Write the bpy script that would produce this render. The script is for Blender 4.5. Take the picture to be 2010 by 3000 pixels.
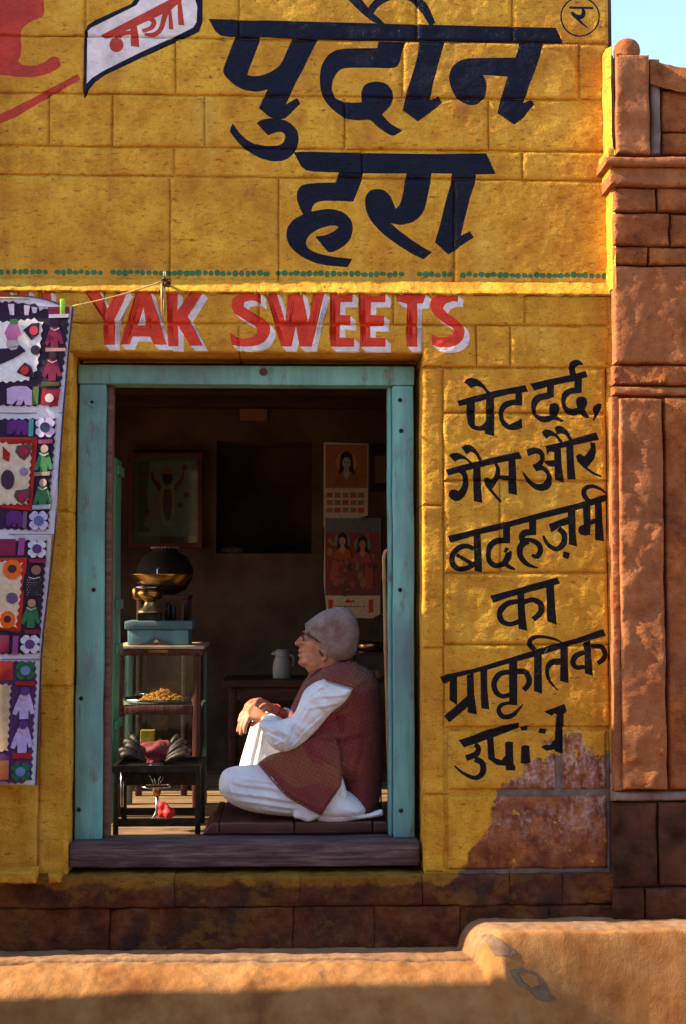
import bpy, bmesh, math, random
from math import sin, cos, pi, radians, sqrt, atan2
from mathutils import Vector, Matrix, noise
from mathutils.geometry import delaunay_2d_cdt
random.seed(7)
SC = bpy.context.scene
for o in list(bpy.data.objects): bpy.data.objects.remove(o)
COL = SC.collection

# ------------------------------------------------------------------ camera, light, exposure
CAM_LOC = Vector((0.0, -5.5, 1.55))
cam = bpy.data.cameras.new('camera'); camo = bpy.data.objects.new('camera', cam); COL.objects.link(camo)
camo.location = CAM_LOC
camo.rotation_euler = (radians(90 + 3.1), 0, radians(-2.0))
cam.sensor_fit = 'HORIZONTAL'; cam.sensor_width = 24.0
FPX = 4090.0
cam.lens = 24.0 * FPX / 2010.0
cam.clip_start = 0.05; cam.clip_end = 2000
SC.camera = camo
SUN_EL = 31.0
SUN_A = 1.3        # degrees the sun stands in front of the wall plane
w = bpy.data.worlds.new('World'); SC.world = w; w.use_nodes = True
wn = w.node_tree.nodes; wl = w.node_tree.links
sky = wn.new('ShaderNodeTexSky'); sky.sky_type = 'NISHITA'; sky.sun_disc = False
sky.sun_elevation = radians(SUN_EL); sky.sun_rotation = radians(-90 - SUN_A)
sky.air_density = 1.0; sky.dust_density = 0.7; sky.ozone_density = 1.0
bg = wn['Background']; bg.inputs['Strength'].default_value = 0.15
wl.new(sky.outputs[0], bg.inputs[0])
sl = bpy.data.lights.new('sun', 'SUN'); sl.energy = 5.0; sl.angle = radians(0.5); sl.color = (1.0, 0.83, 0.58)
so = bpy.data.objects.new('sun', sl); COL.objects.link(so)
sd = Vector((cos(radians(SUN_EL)) * cos(radians(SUN_A)), cos(radians(SUN_EL)) * sin(radians(SUN_A)), -sin(radians(SUN_EL))))
so.rotation_euler = sd.to_track_quat('-Z', 'Y').to_euler(); so.location = (-6, -1, 6)
SC.view_settings.view_transform = 'Standard'; SC.view_settings.look = 'None'
SC.view_settings.gamma = 1.0; SC.view_settings.use_curve_mapping = False
SC.view_settings.exposure = 1.62

# ------------------------------------------------------------------ photo pixel -> point in the place
RM = camo.rotation_euler.to_matrix()
def P(u, v, Y=0.0):
    d = RM @ Vector(((u - 1005.0), -(v - 1500.0), -FPX))
    t = (Y - CAM_LOC.y) / d.y
    return CAM_LOC + d * t
def PZ(u, v, Z):
    d = RM @ Vector(((u - 1005.0), -(v - 1500.0), -FPX))
    t = (Z - CAM_LOC.z) / d.z
    return CAM_LOC + d * t
def XX(u, v=1600, Y=0.0): return P(u, v, Y).x
def ZZ(v, u=1000, Y=0.0): return P(u, v, Y).z
def fn(x, y=0.0, z=0.0): return noise.noise(Vector((x, y, z)))
def fbm(x, z, s, k=0.0, oct=3):
    a = 0; amp = 1; f = s
    for i in range(oct):
        a += amp * noise.noise(Vector((x * f, k + i * 7.3, z * f))); amp *= .5; f *= 2.1
    return a

# ------------------------------------------------------------------ object helpers
def tag(o, label=None, cat=None, group=None, kind=None):
    if label: o['label'] = label
    if cat: o['category'] = cat
    if group: o['group'] = group
    if kind: o['kind'] = kind
    return o
def thing(name, label, cat, loc, group=None):
    o = bpy.data.objects.new(name, None); COL.objects.link(o); o.location = loc
    o.empty_display_size = .1
    bpy.context.view_layer.update()
    return tag(o, label, cat, group)
def link(name, me, mats=(), parent=None):
    o = bpy.data.objects.new(name, me); COL.objects.link(o)
    for m in (mats if isinstance(mats, (list, tuple)) else [mats]):
        me.materials.append(m)
    if parent:
        o.parent = parent
        if parent.type == 'EMPTY': o.matrix_parent_inverse = Matrix.Translation(-parent.location)
    return o
def mk(name, verts, faces, mats=(), parent=None, fm=None, smooth=False):
    me = bpy.data.meshes.new(name)
    me.from_pydata([tuple(v) for v in verts], [], faces)
    if fm: me.polygons.foreach_set('material_index', fm)
    if smooth: me.polygons.foreach_set('use_smooth', [True] * len(me.polygons))
    me.update()
    return link(name, me, mats, parent)

class MB:
    def __init__(s): s.v = []; s.f = []; s.m = []; s.cur = 0
    def add(s, vs, fs):
        b = len(s.v); s.v += [tuple(v) for v in vs]; s.f += [tuple(i + b for i in f) for f in fs]; s.m += [s.cur] * len(fs)
    def box(s, a, b, bev=0.0, rot=None, org=None):
        x0, y0, z0 = a; x1, y1, z1 = b
        if bev <= 0:
            vs = [(x, y, z) for x in (x0, x1) for y in (y0, y1) for z in (z0, z1)]
            fs = [(0, 1, 3, 2), (4, 6, 7, 5), (0, 4, 5, 1), (2, 3, 7, 6), (0, 2, 6, 4), (1, 5, 7, 3)]
        else:
            bm = bmesh.new(); bmesh.ops.create_cube(bm, size=1)
            for v in bm.verts:
                v.co = Vector(((x0 + x1) / 2 + v.co.x * (x1 - x0), (y0 + y1) / 2 + v.co.y * (y1 - y0), (z0 + z1) / 2 + v.co.z * (z1 - z0)))
            bmesh.ops.bevel(bm, geom=bm.edges[:], offset=bev, segments=2, affect='EDGES', profile=.5)
            bm.verts.index_update()
            vs = [v.co.copy() for v in bm.verts]; fs = [[v.index for v in f.verts] for f in bm.faces]; bm.free()
        if rot is not None:
            o = Vector(org); vs = [o + rot @ (Vector(v) - o) for v in vs]
        s.add(vs, fs); return s
    def tube(s, pts, rad, n=8, caps=True):
        pts = [Vector(p) for p in pts]
        if not isinstance(rad, (list, tuple)): rad = [rad] * len(pts)
        rings = []; up = Vector((0, 0, 1)); prev = None
        for i, p in enumerate(pts):
            t = (pts[min(i + 1, len(pts) - 1)] - pts[max(i - 1, 0)]).normalized()
            if prev is None:
                a = t.cross(up)
                if a.length < .1: a = t.cross(Vector((1, 0, 0)))
                a.normalize()
            else:
                a = (prev - t * prev.dot(t)).normalized()
            prev = a; b = t.cross(a)
            rings.append([p + (a * cos(2 * pi * k / n) + b * sin(2 * pi * k / n)) * rad[i] for k in range(n)])
        vs = [v for r in rings for v in r]; fs = []
        for i in range(len(pts) - 1):
            for k in range(n):
                fs.append((i * n + k, i * n + (k + 1) % n, (i + 1) * n + (k + 1) % n, (i + 1) * n + k))
        if caps:
            fs.append(tuple(range(n))[::-1]); fs.append(tuple((len(pts) - 1) * n + k for k in range(n)))
        s.add(vs, fs); return s
    def lathe(s, c, prof, n=24, sx=1, sy=1):
        vs = []; fs = []
        for (r, z) in prof:
            for k in range(n): vs.append((c[0] + r * sx * cos(2 * pi * k / n), c[1] + r * sy * sin(2 * pi * k / n), c[2] + z))
        for i in range(len(prof) - 1):
            for k in range(n): fs.append((i * n + k, i * n + (k + 1) % n, (i + 1) * n + (k + 1) % n, (i + 1) * n + k))
        fs.append(tuple(range(n))[::-1]); fs.append(tuple((len(prof) - 1) * n + k for k in range(n)))
        s.add(vs, fs); return s
    def ball(s, c, r, n=12):
        rx, ry, rz = r if isinstance(r, (tuple, list)) else (r, r, r)
        prof = [(sin(pi * (i + .02) / n), -cos(pi * (i + .02) / n)) for i in range(n + 1)]
        vs = []; fs = []
        for (q, z) in prof:
            for k in range(2 * n): vs.append((c[0] + q * rx * cos(pi * k / n), c[1] + q * ry * sin(pi * k / n), c[2] + z * rz))
        m = 2 * n
        for i in range(n):
            for k in range(m): fs.append((i * m + k, i * m + (k + 1) % m, (i + 1) * m + (k + 1) % m, (i + 1) * m + k))
        s.add(vs, fs); return s
    def build(s, name, mats, parent=None, smooth=False):
        return mk(name, s.v, s.f, mats, parent, s.m if isinstance(mats, (list, tuple)) else None, smooth)
def autosmooth(o, ang=40):
    me = o.data
    me.polygons.foreach_set('use_smooth', [True] * len(me.polygons))
    try: me.set_sharp_from_angle(angle=radians(ang))
    except Exception: pass
    return o

# ------------------------------------------------------------------ material helpers
class NT:
    def __init__(s, name):
        s.mat = bpy.data.materials.new(name); s.mat.use_nodes = True
        s.n = s.mat.node_tree.nodes; s.l = s.mat.node_tree.links
        s.b = s.n['Principled BSDF']; s.out = s.n['Material Output']
        s.geo = s.n.new('ShaderNodeNewGeometry'); s.pos = s.geo.outputs['Position']
        s.b.inputs['Specular IOR Level'].default_value = .3
    def set(s, sock, v):
        if hasattr(v, 'is_linked') or isinstance(v, bpy.types.NodeSocket): s.l.new(v, sock)
        elif isinstance(v, (tuple, list)): sock.default_value = (*v, 1) if (len(v) == 3 and sock.type == 'RGBA') else v
        else: sock.default_value = v
    def mapping(s, scale=(1, 1, 1), rot=(0, 0, 0), loc=(0, 0, 0), vec=None):
        m = s.n.new('ShaderNodeMapping'); s.l.new(vec or s.pos, m.inputs[0])
        m.inputs['Scale'].default_value = scale; m.inputs['Rotation'].default_value = rot; m.inputs['Location'].default_value = loc
        return m.outputs[0]
    def noise(s, scale, detail=4, rough=.55, vec=None, dist=0):
        t = s.n.new('ShaderNodeTexNoise'); s.l.new(vec or s.pos, t.inputs['Vector'])
        t.inputs['Scale'].default_value = scale; t.inputs['Detail'].default_value = detail; t.inputs['Roughness'].default_value = rough
        t.inputs['Distortion'].default_value = dist
        return t.outputs['Fac']
    def vor(s, scale, vec=None, feature='F1'):
        t = s.n.new('ShaderNodeTexVoronoi'); s.l.new(vec or s.pos, t.inputs['Vector']); t.inputs['Scale'].default_value = scale; t.feature = feature
        return t.outputs['Distance']
    def wave(s, scale, dist=2, detail=2, vec=None, dirn='X'):
        t = s.n.new('ShaderNodeTexWave'); s.l.new(vec or s.pos, t.inputs['Vector']); t.inputs['Scale'].default_value = scale
        t.inputs['Distortion'].default_value = dist; t.inputs['Detail'].default_value = detail; t.bands_direction = dirn
        return t.outputs['Fac']
    def ramp(s, fac, stops):
        r = s.n.new('ShaderNodeValToRGB'); s.l.new(fac, r.inputs[0]); e = r.color_ramp.elements
        while len(e) < len(stops): e.new(.5)
        for i, (p, c) in enumerate(stops):
            e[i].position = p
            e[i].color = (*c, 1) if isinstance(c, (tuple, list)) else (c, c, c, 1)
        return r.outputs[0]
    def mix(s, fac, a, b, mode='MIX'):
        m = s.n.new('ShaderNodeMix'); m.data_type = 'RGBA'; m.blend_type = mode
        s.set(m.inputs[0], fac); s.set(m.inputs[6], a); s.set(m.inputs[7], b)
        return m.outputs[2]
    def math(s, op, a, b=0.0, clamp=False):
        m = s.n.new('ShaderNodeMath'); m.operation = op; m.use_clamp = clamp
        s.set(m.inputs[0], a); s.set(m.inputs[1], b); return m.outputs[0]
    def sstep(s, v, lo, hi):
        m = s.n.new('ShaderNodeMapRange'); m.interpolation_type = 'SMOOTHSTEP'
        s.set(m.inputs[0], v); m.inputs[1].default_value = lo; m.inputs[2].default_value = hi
        m.inputs[3].default_value = 0; m.inputs[4].default_value = 1; return m.outputs[0]
    def xyz(s):
        m = s.n.new('ShaderNodeSeparateXYZ'); s.l.new(s.pos, m.inputs[0]); return m.outputs
    def bump(s, h, strength=.5, dist=.01):
        b = s.n.new('ShaderNodeBump'); s.l.new(h, b.inputs['Height']); b.inputs['Strength'].default_value = strength
        b.inputs['Distance'].default_value = dist; s.l.new(b.outputs[0], s.b.inputs['Normal'])
    def done(s, col, rough=.8, metal=0.0, spec=None):
        s.set(s.b.inputs['Base Color'], col); s.set(s.b.inputs['Roughness'], rough); s.b.inputs['Metallic'].default_value = metal
        if spec is not None: s.b.inputs['Specular IOR Level'].default_value = spec
        return s.mat
def simple(name, c1, c2=None, scale=20, rough=.7, metal=0.0, bump=.3, bscale=None, bdist=.004, stretch=(1, 1, 1), spec=.3, lo=.35, hi=.65):
    t = NT(name); c2 = c2 or tuple(x * .6 for x in c1)
    v = t.mapping(stretch)
    n = t.noise(scale, 6, .6, v)
    col = t.ramp(n, [(lo, c2), (hi, c1)])
    if bump: t.bump(t.noise(bscale or scale * 3, 5, .65, v), bump, bdist)
    return t.done(col, rough, metal, spec)
# ------------------------------------------------------------------ lettering, traced as flat paint outlines (photo pixels)
def crm(pts, sub=4):
    out = []
    n = len(pts)
    for i in range(n - 1):
        p0 = pts[max(i - 1, 0)]; p1 = pts[i]; p2 = pts[i + 1]; p3 = pts[min(i + 2, n - 1)]
        for k in range(sub):
            t = k / sub
            out.append(tuple(.5 * ((2 * b) + (-a + c) * t + (2 * a - 5 * b + 4 * c - d) * t * t + (-a + 3 * b - 3 * c + d) * t ** 3) for a, b, c, d in zip(p0, p1, p2, p3)))
    out.append(pts[-1]); return out
def stroke(pts, sub=4):            # (x, y, width) centre line -> quads
    q = crm(pts, sub); L = []; R = []
    for i, (x, y, wd) in enumerate(q):
        a = q[max(i - 1, 0)]; b = q[min(i + 1, len(q) - 1)]
        dx, dy = b[0] - a[0], b[1] - a[1]; l = math.hypot(dx, dy) or 1
        nx, ny = -dy / l, dx / l
        L.append((x + nx * wd / 2, y + ny * wd / 2)); R.append((x - nx * wd / 2, y - ny * wd / 2))
    return [[L[i], L[i + 1], R[i + 1], R[i]] for i in range(len(q) - 1)]
def soft(poly, ang=62):            # rounds gentle corners, keeps sharp ones
    n = len(poly); out = []
    for i in range(n):
        a, b, c = poly[i - 1], poly[i], poly[(i + 1) % n]
        v1 = (b[0] - a[0], b[1] - a[1]); v2 = (c[0] - b[0], c[1] - b[1])
        l1 = math.hypot(*v1) or 1; l2 = math.hypot(*v2) or 1
        t = math.degrees(abs(math.atan2(v1[0] * v2[1] - v1[1] * v2[0], v1[0] * v2[0] + v1[1] * v2[1])))
        if t < ang and t > 8:
            k = .28
            out.append((b[0] - v1[0] * k, b[1] - v1[1] * k)); 
            out.append((b[0] - v1[0] * k * .3 + v2[0] * k * .3, b[1] - v1[1] * k * .3 + v2[1] * k * .3))
            out.append((b[0] + v2[0] * k, b[1] + v2[1] * k))
        else: out.append(b)
    return out
def circ(cx, cy, r, n=28, ry=None): return [(cx + r * cos(2 * pi * k / n), cy + (ry or r) * sin(2 * pi * k / n)) for k in range(n)]
INK = []      # (ink index, polygon in photo px)
def put(ink, ox, oy, sc, polys):
    for p in polys: INK.append((ink, [(ox + x / sc, oy + y / sc) for x, y in p]))
NAVY, BLACK, RED, WHITE, GREEN, DRED = 1, 2, 3, 4, 5, 6
big = [
 [(62,108),(240,117),(400,120),(700,127),(1100,138),(1390,144),(1540,150),(1890,158),(2098,162),(2140,252),(1880,250),(1440,244),(1055,237),(700,228),(360,220),(118,213)],
 [(218,215),(180,320),(147,410),(157,442),(205,493),(262,525),(330,536),(375,533),(407,524),(392,558),(355,632),(425,692),(505,700),(548,660),(600,605),(581,570),(515,610),(545,545),(575,485),(620,400),(665,300),(702,228),(552,226),(515,310),(500,350),(480,385),(430,420),(370,443),(320,447),(290,438),(298,405),(330,320),(365,220)],
 [(343,720),(375,700),(425,690),(505,700),(550,725),(583,765),(592,820),(580,865),(560,900),(525,930),(480,943),(430,945),(370,930),(310,900),(250,850),(205,800),(182,765),(203,722),(235,770),(280,815),(330,843),(400,852),(465,850),(500,835),(512,805),(508,785),(490,772),(460,772),(410,793),(375,755)],
 [(1060,238),(1220,242),(1195,300),(1188,360),(1165,400),(1010,396),(850,396),(815,425),(790,470),(785,530),(810,580),(860,598),(900,602),(960,600),(955,550),(968,505),(1000,482),(1050,475),(1105,485),(1140,525),(1147,560),(1130,620),(1080,672),(1130,728),(1200,765),(1145,800),(1100,780),(1050,740),(1012,700),(940,707),(870,697),(810,660),(750,600),(718,530),(710,450),(722,380),(760,320),(810,292),(870,283),(1050,280)],
 [(1300,240),(1445,244),(1430,300),(1405,400),(1375,500),(1358,585),(1412,560),(1430,602),(1400,630),(1290,712),(1200,645),(1225,530),(1260,420),(1285,330)],
 [(560,893),(600,888),(800,893),(1000,897),(1400,900),(1690,898),(1745,1020),(1625,1022),(1370,1016),(960,1015),(830,1010),(620,1005)],
 [(828,1008),(968,1013),(945,1090),(910,1180),(730,1176),(685,1190),(668,1215),(665,1240),(740,1225),(800,1225),(860,1245),(900,1290),(910,1345),(895,1400),(860,1440),(800,1475),(765,1480),(740,1450),(688,1385),(750,1378),(800,1355),(825,1335),(815,1322),(770,1322),(700,1345),(650,1380),(632,1420),(645,1455),(700,1485),(800,1507),(905,1517),(880,1566),(760,1558),(680,1540),(600,1500),(545,1450),(518,1390),(525,1330),(560,1285),(615,1257),(595,1215),(580,1170),(582,1120),(605,1085),(650,1075),(730,1070),(808,1070)],
 [(1222,1013),(1370,1014),(1362,1070),(1345,1150),(1330,1220),(1300,1270),(1250,1305),(1190,1318),(1130,1308),(1180,1350),(1260,1410),(1330,1455),(1372,1478),(1325,1518),(1260,1490),(1180,1440),(1080,1370),(1010,1290),(980,1220),(976,1160),(1000,1118),(1040,1105),(1085,1108),(1125,1140),(1145,1185),(1160,1222),(1185,1200),(1205,1120)],
 [(1490,1018),(1630,1020),(1620,1080),(1595,1160),(1570,1260),(1540,1380),(1592,1355),(1615,1392),(1580,1415),(1530,1450),(1468,1492),(1388,1420),(1420,1310),(1450,1180),(1480,1080)],
 [(840,-40),(930,-40),(1020,70),(1060,105),(1095,140),(1030,135),(960,75)],
 [(1885,248),(2022,250),(2005,330),(1970,430),(1940,500),(1905,605),(1955,582),(1972,610),(1930,660),(1910,690),(1855,730),(1755,662),(1780,560),(1815,450),(1670,440),(1688,480),(1692,530),(1678,580),(1640,610),(1600,618),(1550,605),(1510,570),(1480,510),(1472,450),(1485,400),(1520,360),(1580,342),(1660,340),(1860,338),(1875,300)]]
put(NAVY, 580, 0, 2, [soft(p) for p in big])
put(NAVY, 580, 0, 2, stroke([(1010,66,44),(1060,10,46),(1150,-30,50),(1250,-20,56),(1320,40,56),(1355,100,46),(1375,142,38)], 6))
rg = [(1400 + 112 * cos(a * pi / 24), 98 + 112 * sin(a * pi / 24), 9) for a in range(49)]
put(NAVY, 1000, 0, 2, stroke(rg, 1) + [[(1335,36),(1476,38),(1476,51),(1338,50)]] + stroke([(1413,45,14),(1420,75,24),(1404,98,26),(1372,92,26),(1350,68,14)]) + stroke([(1368,92,15),(1405,128,13),(1446,160,6)]))
put(NAVY, 0, 0, 2, [[(495,180),(510,145),(560,115),(770,22),(830,-60),(1190,-60),(1185,130),(1165,185),(1050,235),(820,345),(620,440),(560,480),(520,530),(495,578),(490,560)]])
put(WHITE, 0, 0, 2, [[(512,180),(530,160),(800,30),(860,-60),(1130,-60),(1155,40),(1150,130),(1130,160),(1050,200),(800,320),(620,410),(540,455),(508,490)]])
put(DRED, 0, 0, 2, [[(590,205),(940,25),(1100,-60),(1100,-25),(1000,60),(620,232)], [(760,140),(800,150),(818,278),(770,272)], circ(685,265,42), [(1040,15),(1062,0),(1080,148),(1044,145)], [(985,30),(1000,20),(1016,172),(988,170)]]
    + stroke([(798,190,26),(740,192,26),(690,212,24),(660,240,20)]) + stroke([(865,105,20),(900,125,30),(885,162,28),(832,182,24)]) + stroke([(845,200,18),(900,203,26),(940,170,28),(962,100,32),(985,40,34)]))
put(DRED, 0, 0, 2, [soft([(-60,60),(0,-50),(250,-50),(262,80),(240,105),(180,125),(130,165),(120,200),(128,270),(125,320),(105,360),(130,380),(200,388),(270,365),(290,340),(320,330),(350,345),(358,380),(340,405),(280,435),(200,455),(100,450),(-60,430)]),
    [(-60,695),(60,640),(200,570),(350,490),(455,432),(475,465),(400,505),(250,590),(100,680),(-60,750)]])
reds = [[(98,103),(180,103),(228,208),(290,100),(350,103),(272,270),(270,420),(207,420),(207,275)],
 [(400,103),(440,103),(440,200),(405,310),(378,372),(360,418),(303,418)], [(440,103),(480,103),(575,418),(497,418),(455,310),(440,200)], [(405,308),(455,308),(487,372),(378,372)],
 [(578,108),(640,108),(640,218),(718,105),(790,115),(700,255),(790,425),(715,425),(645,310),(645,428),(583,428)]]
redE = [soft([(140,112),(200,105),(245,115),(250,185),(225,165),(190,160),(155,170),(150,195),(180,215),(230,245),(280,280),(305,310),(300,360),(270,405),(220,428),(150,432),(80,420),(65,345),(110,375),(160,385),(205,375),(225,350),(225,325),(200,300),(140,265),(90,235),(75,190),(85,145)]),
 [(275,112),(340,112),(390,285),(415,110),(488,112),(525,290),(560,112),(622,112),(545,430),(475,430),(455,310),(430,430),(368,430)],
 [(655,115),(788,118),(785,170),(715,172),(712,245),(775,248),(775,305),(712,300),(712,378),(795,380),(795,432),(655,432)],
 [(825,118),(980,120),(978,172),(892,172),(890,245),(970,250),(970,312),(890,312),(890,378),(978,382),(978,432),(830,432)],
 [(1040,122),(1218,122),(1200,178),(1165,178),(1165,432),(1100,432),(1105,180),(1045,165)],
 soft([(1310,120),(1370,118),(1402,125),(1402,170),(1370,165),(1330,180),(1315,205),(1340,235),(1390,265),(1430,300),(1445,340),(1435,390),(1400,425),(1340,438),(1280,435),(1248,420),(1248,360),(1290,378),(1340,378),(1375,355),(1380,330),(1350,305),(1290,270),(1250,225),(1237,180),(1255,140)])]
reds += [[(x + 880, y) for x, y in p] for p in redE]
reds += [[(-156,100),(-100,100),(-88,420),(-156,420)], [(-300,100),(-230,100),(-210,420),(-290,420)], [(-420,100),(-340,100),(-340,420),(-420,420)]]
for k in (8, 16, 24, 31): put(WHITE, 200, 800, 2, [[(x + k, y + k) for x, y in p] for p in reds])
put(RED, 200, 800, 2, reds)
F = [
 [(145,403),(300,360),(520,305),(750,262),(775,322),(600,345),(470,380),(400,392),(235,435),(165,450)],
 [(205,240),(235,205),(275,198),(325,210),(375,250),(410,300),(440,332),(415,345),(370,290),(320,268),(265,292),(240,262)],
 [(228,425),(302,415),(302,620),(345,630),(390,600),(402,560),(402,380),(470,372),(470,500),(472,715),(390,695),(390,665),(330,668),(270,650),(235,600)],
 [(660,325),(720,320),(720,445),(640,440),(580,465),(550,510),(555,570),(600,610),(650,590),(715,555),(720,640),(660,662),(590,660),(540,620),(512,560),(510,480),(540,425),(590,398),(660,388)],
 [(790,250),(960,212),(1170,170),(1275,138),(1295,192),(1170,232),(1000,265),(830,312)],
 [(940,262),(1002,255),(1000,370),(940,392),(880,400),(845,440),(835,490),(855,530),(920,540),(965,530),(950,480),(965,430),(1000,420),(1035,430),(1050,480),(1025,540),(1090,578),(1060,595),(1000,565),(940,595),(880,590),(820,540),(795,470),(800,400),(840,350),(900,335),(940,330)],
 [(1180,190),(1245,195),(1245,330),(1200,340),(1150,345),(1110,375),(1098,420),(1110,460),(1150,475),(1205,465),(1190,420),(1200,375),(1240,362),(1280,375),(1300,420),(1270,480),(1320,545),(1275,555),(1230,515),(1180,535),(1120,525),(1075,480),(1060,420),(1065,350),(1100,305),(1150,290),(1180,285)],
 [(1140,185),(1128,120),(1130,75),(1160,48),(1200,40),(1240,60),(1255,95),(1220,90),(1190,105),(1185,140),(1200,190),(1170,210)],
 [(1340,490),(1345,455),(1385,425),(1420,430),(1420,465),(1390,520),(1350,580),(1340,570),(1360,515)],
 [(45,1005),(200,965),(400,915),(690,848),(720,908),(500,950),(350,985),(200,1025),(65,1060)],
 [(75,880),(100,860),(160,858),(210,885),(260,925),(295,965),(262,960),(220,915),(165,915),(130,940),(100,915)],
 [(185,810),(215,790),(260,788),(300,820),(340,870),(372,935),(340,935),(310,875),(270,850),(230,875),(210,845)],
 [(160,1028),(225,1015),(248,1080),(245,1170),(215,1240),(170,1280),(120,1283),(75,1250),(70,1210),(95,1180),(130,1182),(155,1195),(185,1160),(200,1100),(195,1060)],
 [(290,990),(352,975),(358,1150),(370,1300),(295,1285)],
 [(470,940),(500,950),(530,1000),(520,1080),(480,1150),(455,1180),(500,1235),(540,1275),(535,1298),(490,1260),(430,1195),(385,1135),(385,1080),(420,1070),(445,1090),(475,1060),(490,1000)],
 [(515,1055),(610,1060),(610,1100),(560,1100),(500,1085)], [(600,925),(662,912),(668,1080),(675,1230),(600,1215)],
 [(755,830),(820,810),(880,825),(915,865),(922,920),(900,970),(945,1000),(978,1060),(985,1120),(950,1180),(890,1197),(830,1180),(775,1130),(740,1080),(715,1020),(740,1035),(790,1100),(850,1130),(905,1125),(935,1085),(930,1040),(895,1010),(845,1025),(810,965),(850,950),(880,920),(875,880),(840,865),(800,880),(770,890)],
 [(915,930),(1010,925),(1010,985),(960,985),(920,950)],
 [(922,800),(1100,755),(1370,678),(1395,745),(1150,795),(1060,820),(935,850)],
 [(935,845),(1000,830),(1010,855),(960,850),(938,890)],
 [(1000,830),(1060,815),(1068,1000),(1090,1125),(1060,1110),(1005,1095)], [(1105,795),(1165,785),(1175,950),(1190,1095),(1115,1095),(1110,950)],
 [(890,680),(915,655),(965,658),(1020,690),(1080,765),(1045,768),(1010,715),(965,710),(930,740),(905,710)], [(1005,635),(1040,618),(1080,630),(1120,670),(1160,750),(1130,755),(1100,700),(1060,690),(1020,700)],
 [(1310,765),(1360,775),(1370,860),(1350,920),(1290,990),(1350,1030),(1420,1065),(1410,1080),(1330,1045),(1250,985),(1200,930),(1190,885),(1220,865),(1265,890),(1300,850),(1320,810)]]
put(BLACK, 1290, 1040, 2.998, [soft(p) for p in F])
G = [[(60,507),(300,455),(600,380),(900,300),(1200,225),(1540,118),(1558,180),(1420,215),(1180,290),(850,370),(610,432),(350,497),(85,572)],
 [(290,495),(352,490),(358,650),(368,830),(300,820),(293,650)], [(548,430),(614,420),(614,568),(552,570)], [(780,375),(845,365),(845,490),(785,500)],
 [(950,405),(1130,340),(1140,405),(1060,430),(975,478)], [(1120,295),(1185,280),(1190,480),(1202,605),(1130,585)], [(1085,645),(1140,660),(1125,718),(1072,695)],
 [(1250,240),(1318,230),(1318,500),(1262,510)], [(1355,220),(1420,205),(1425,400),(1440,560),(1360,545)], [(1455,205),(1520,185),(1525,400),(1530,560),(1460,540)], circ(1256,458,46),
 [(437,1035),(700,965),(1030,870),(1055,928),(800,1000),(620,1045),(465,1098)], [(680,1010),(740,1005),(750,1200),(765,1345),(685,1325)], [(930,950),(1000,935),(1005,1100),(1022,1290),(940,1260)]]
Gs = [[(292,625,35),(230,600,42),(160,615,50),(108,680,50),(112,760,50),(165,800,48),(240,790,45),(305,750,45)], [(140,675,30),(210,715,34),(290,765,36)],
 [(610,555,44),(520,550,55),(445,585,55),(420,650,45),(430,730,45),(490,772,48),(560,755,50),(595,700,60),(600,650,55),(565,630,44)], [(570,750,44),(610,782,34),(660,805,18)],
 [(845,482,42),(760,480,60),(718,510,58),(722,560,50)], [(712,552,40),(800,548,42),(865,585,50),(882,640,50),(850,690,48),(800,680,26)], [(775,555,55),(705,600,58),(700,680,50),(745,745,42),(800,775,30),(860,790,10)],
 [(1040,445,45),(1092,500,52),(1085,575,55),(1030,625,48),(965,600,38),(925,550,30),(905,505,20)], [(1290,400,44),(1390,368,44)],
 [(1305,205,42),(1263,150,48),(1275,90,44),(1340,72,36),(1410,95,28),(1470,140,16)],
 [(700,1085,42),(600,1100,50),(525,1170,55),(535,1250,50),(610,1285,42),(695,1260,44)], [(740,1090,45),(820,1072,45),(882,1110,52),(885,1180,55),(820,1245,48)]]
put(BLACK, 1290, 1400, 2.998, G)
for s_ in Gs: put(BLACK, 1290, 1400, 2.998, stroke(s_))
H = [[(0,545),(300,475),(600,385),(900,290),(1200,205),(1430,128),(1455,188),(1200,255),(900,350),(680,410),(400,490),(150,550),(35,610)],
 [(78,565),(145,550),(150,720),(148,800),(80,750)], [(35,890),(140,800),(250,705),(275,770),(220,830),(80,948)], [(232,535),(292,515),(300,700),(320,880),(240,860)],
 [(350,495),(412,480),(415,650),(430,835),(360,825)], [(605,405),(675,390),(678,600),(678,800),(605,795)], [(822,330),(890,345),(892,550),(895,698),(822,672)],
 [(1055,290),(1120,270),(1122,450),(1130,605),(1055,585)], [(1258,245),(1318,225),(1325,400),(1338,540),(1268,520)],
 [(157,1105),(400,1020),(690,948),(690,1000),(480,1075),(205,1168)], [(405,1050),(465,1060),(480,1260),(540,1280),(575,1240),(570,1130),(600,1115),(640,1125),(645,1310),(662,1340),(655,1372),(580,1368),(575,1330),(500,1325),(420,1270)],
 [(710,1160),(740,1148),(780,1155),(790,1300),(750,1312),(705,1305)],
 [(910,855),(1090,785),(1110,850),(1080,880),(1078,1050),(1075,1225),(1010,1205),(1005,1185),(930,1200),(880,1165),(915,1145),(960,1150),(1010,1100),(1020,880),(1000,870),(980,895)],
 [(880,1000),(940,1010),(920,1050),(860,1040)], [(700,990),(770,970),(770,1015),(720,1025)]]
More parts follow.
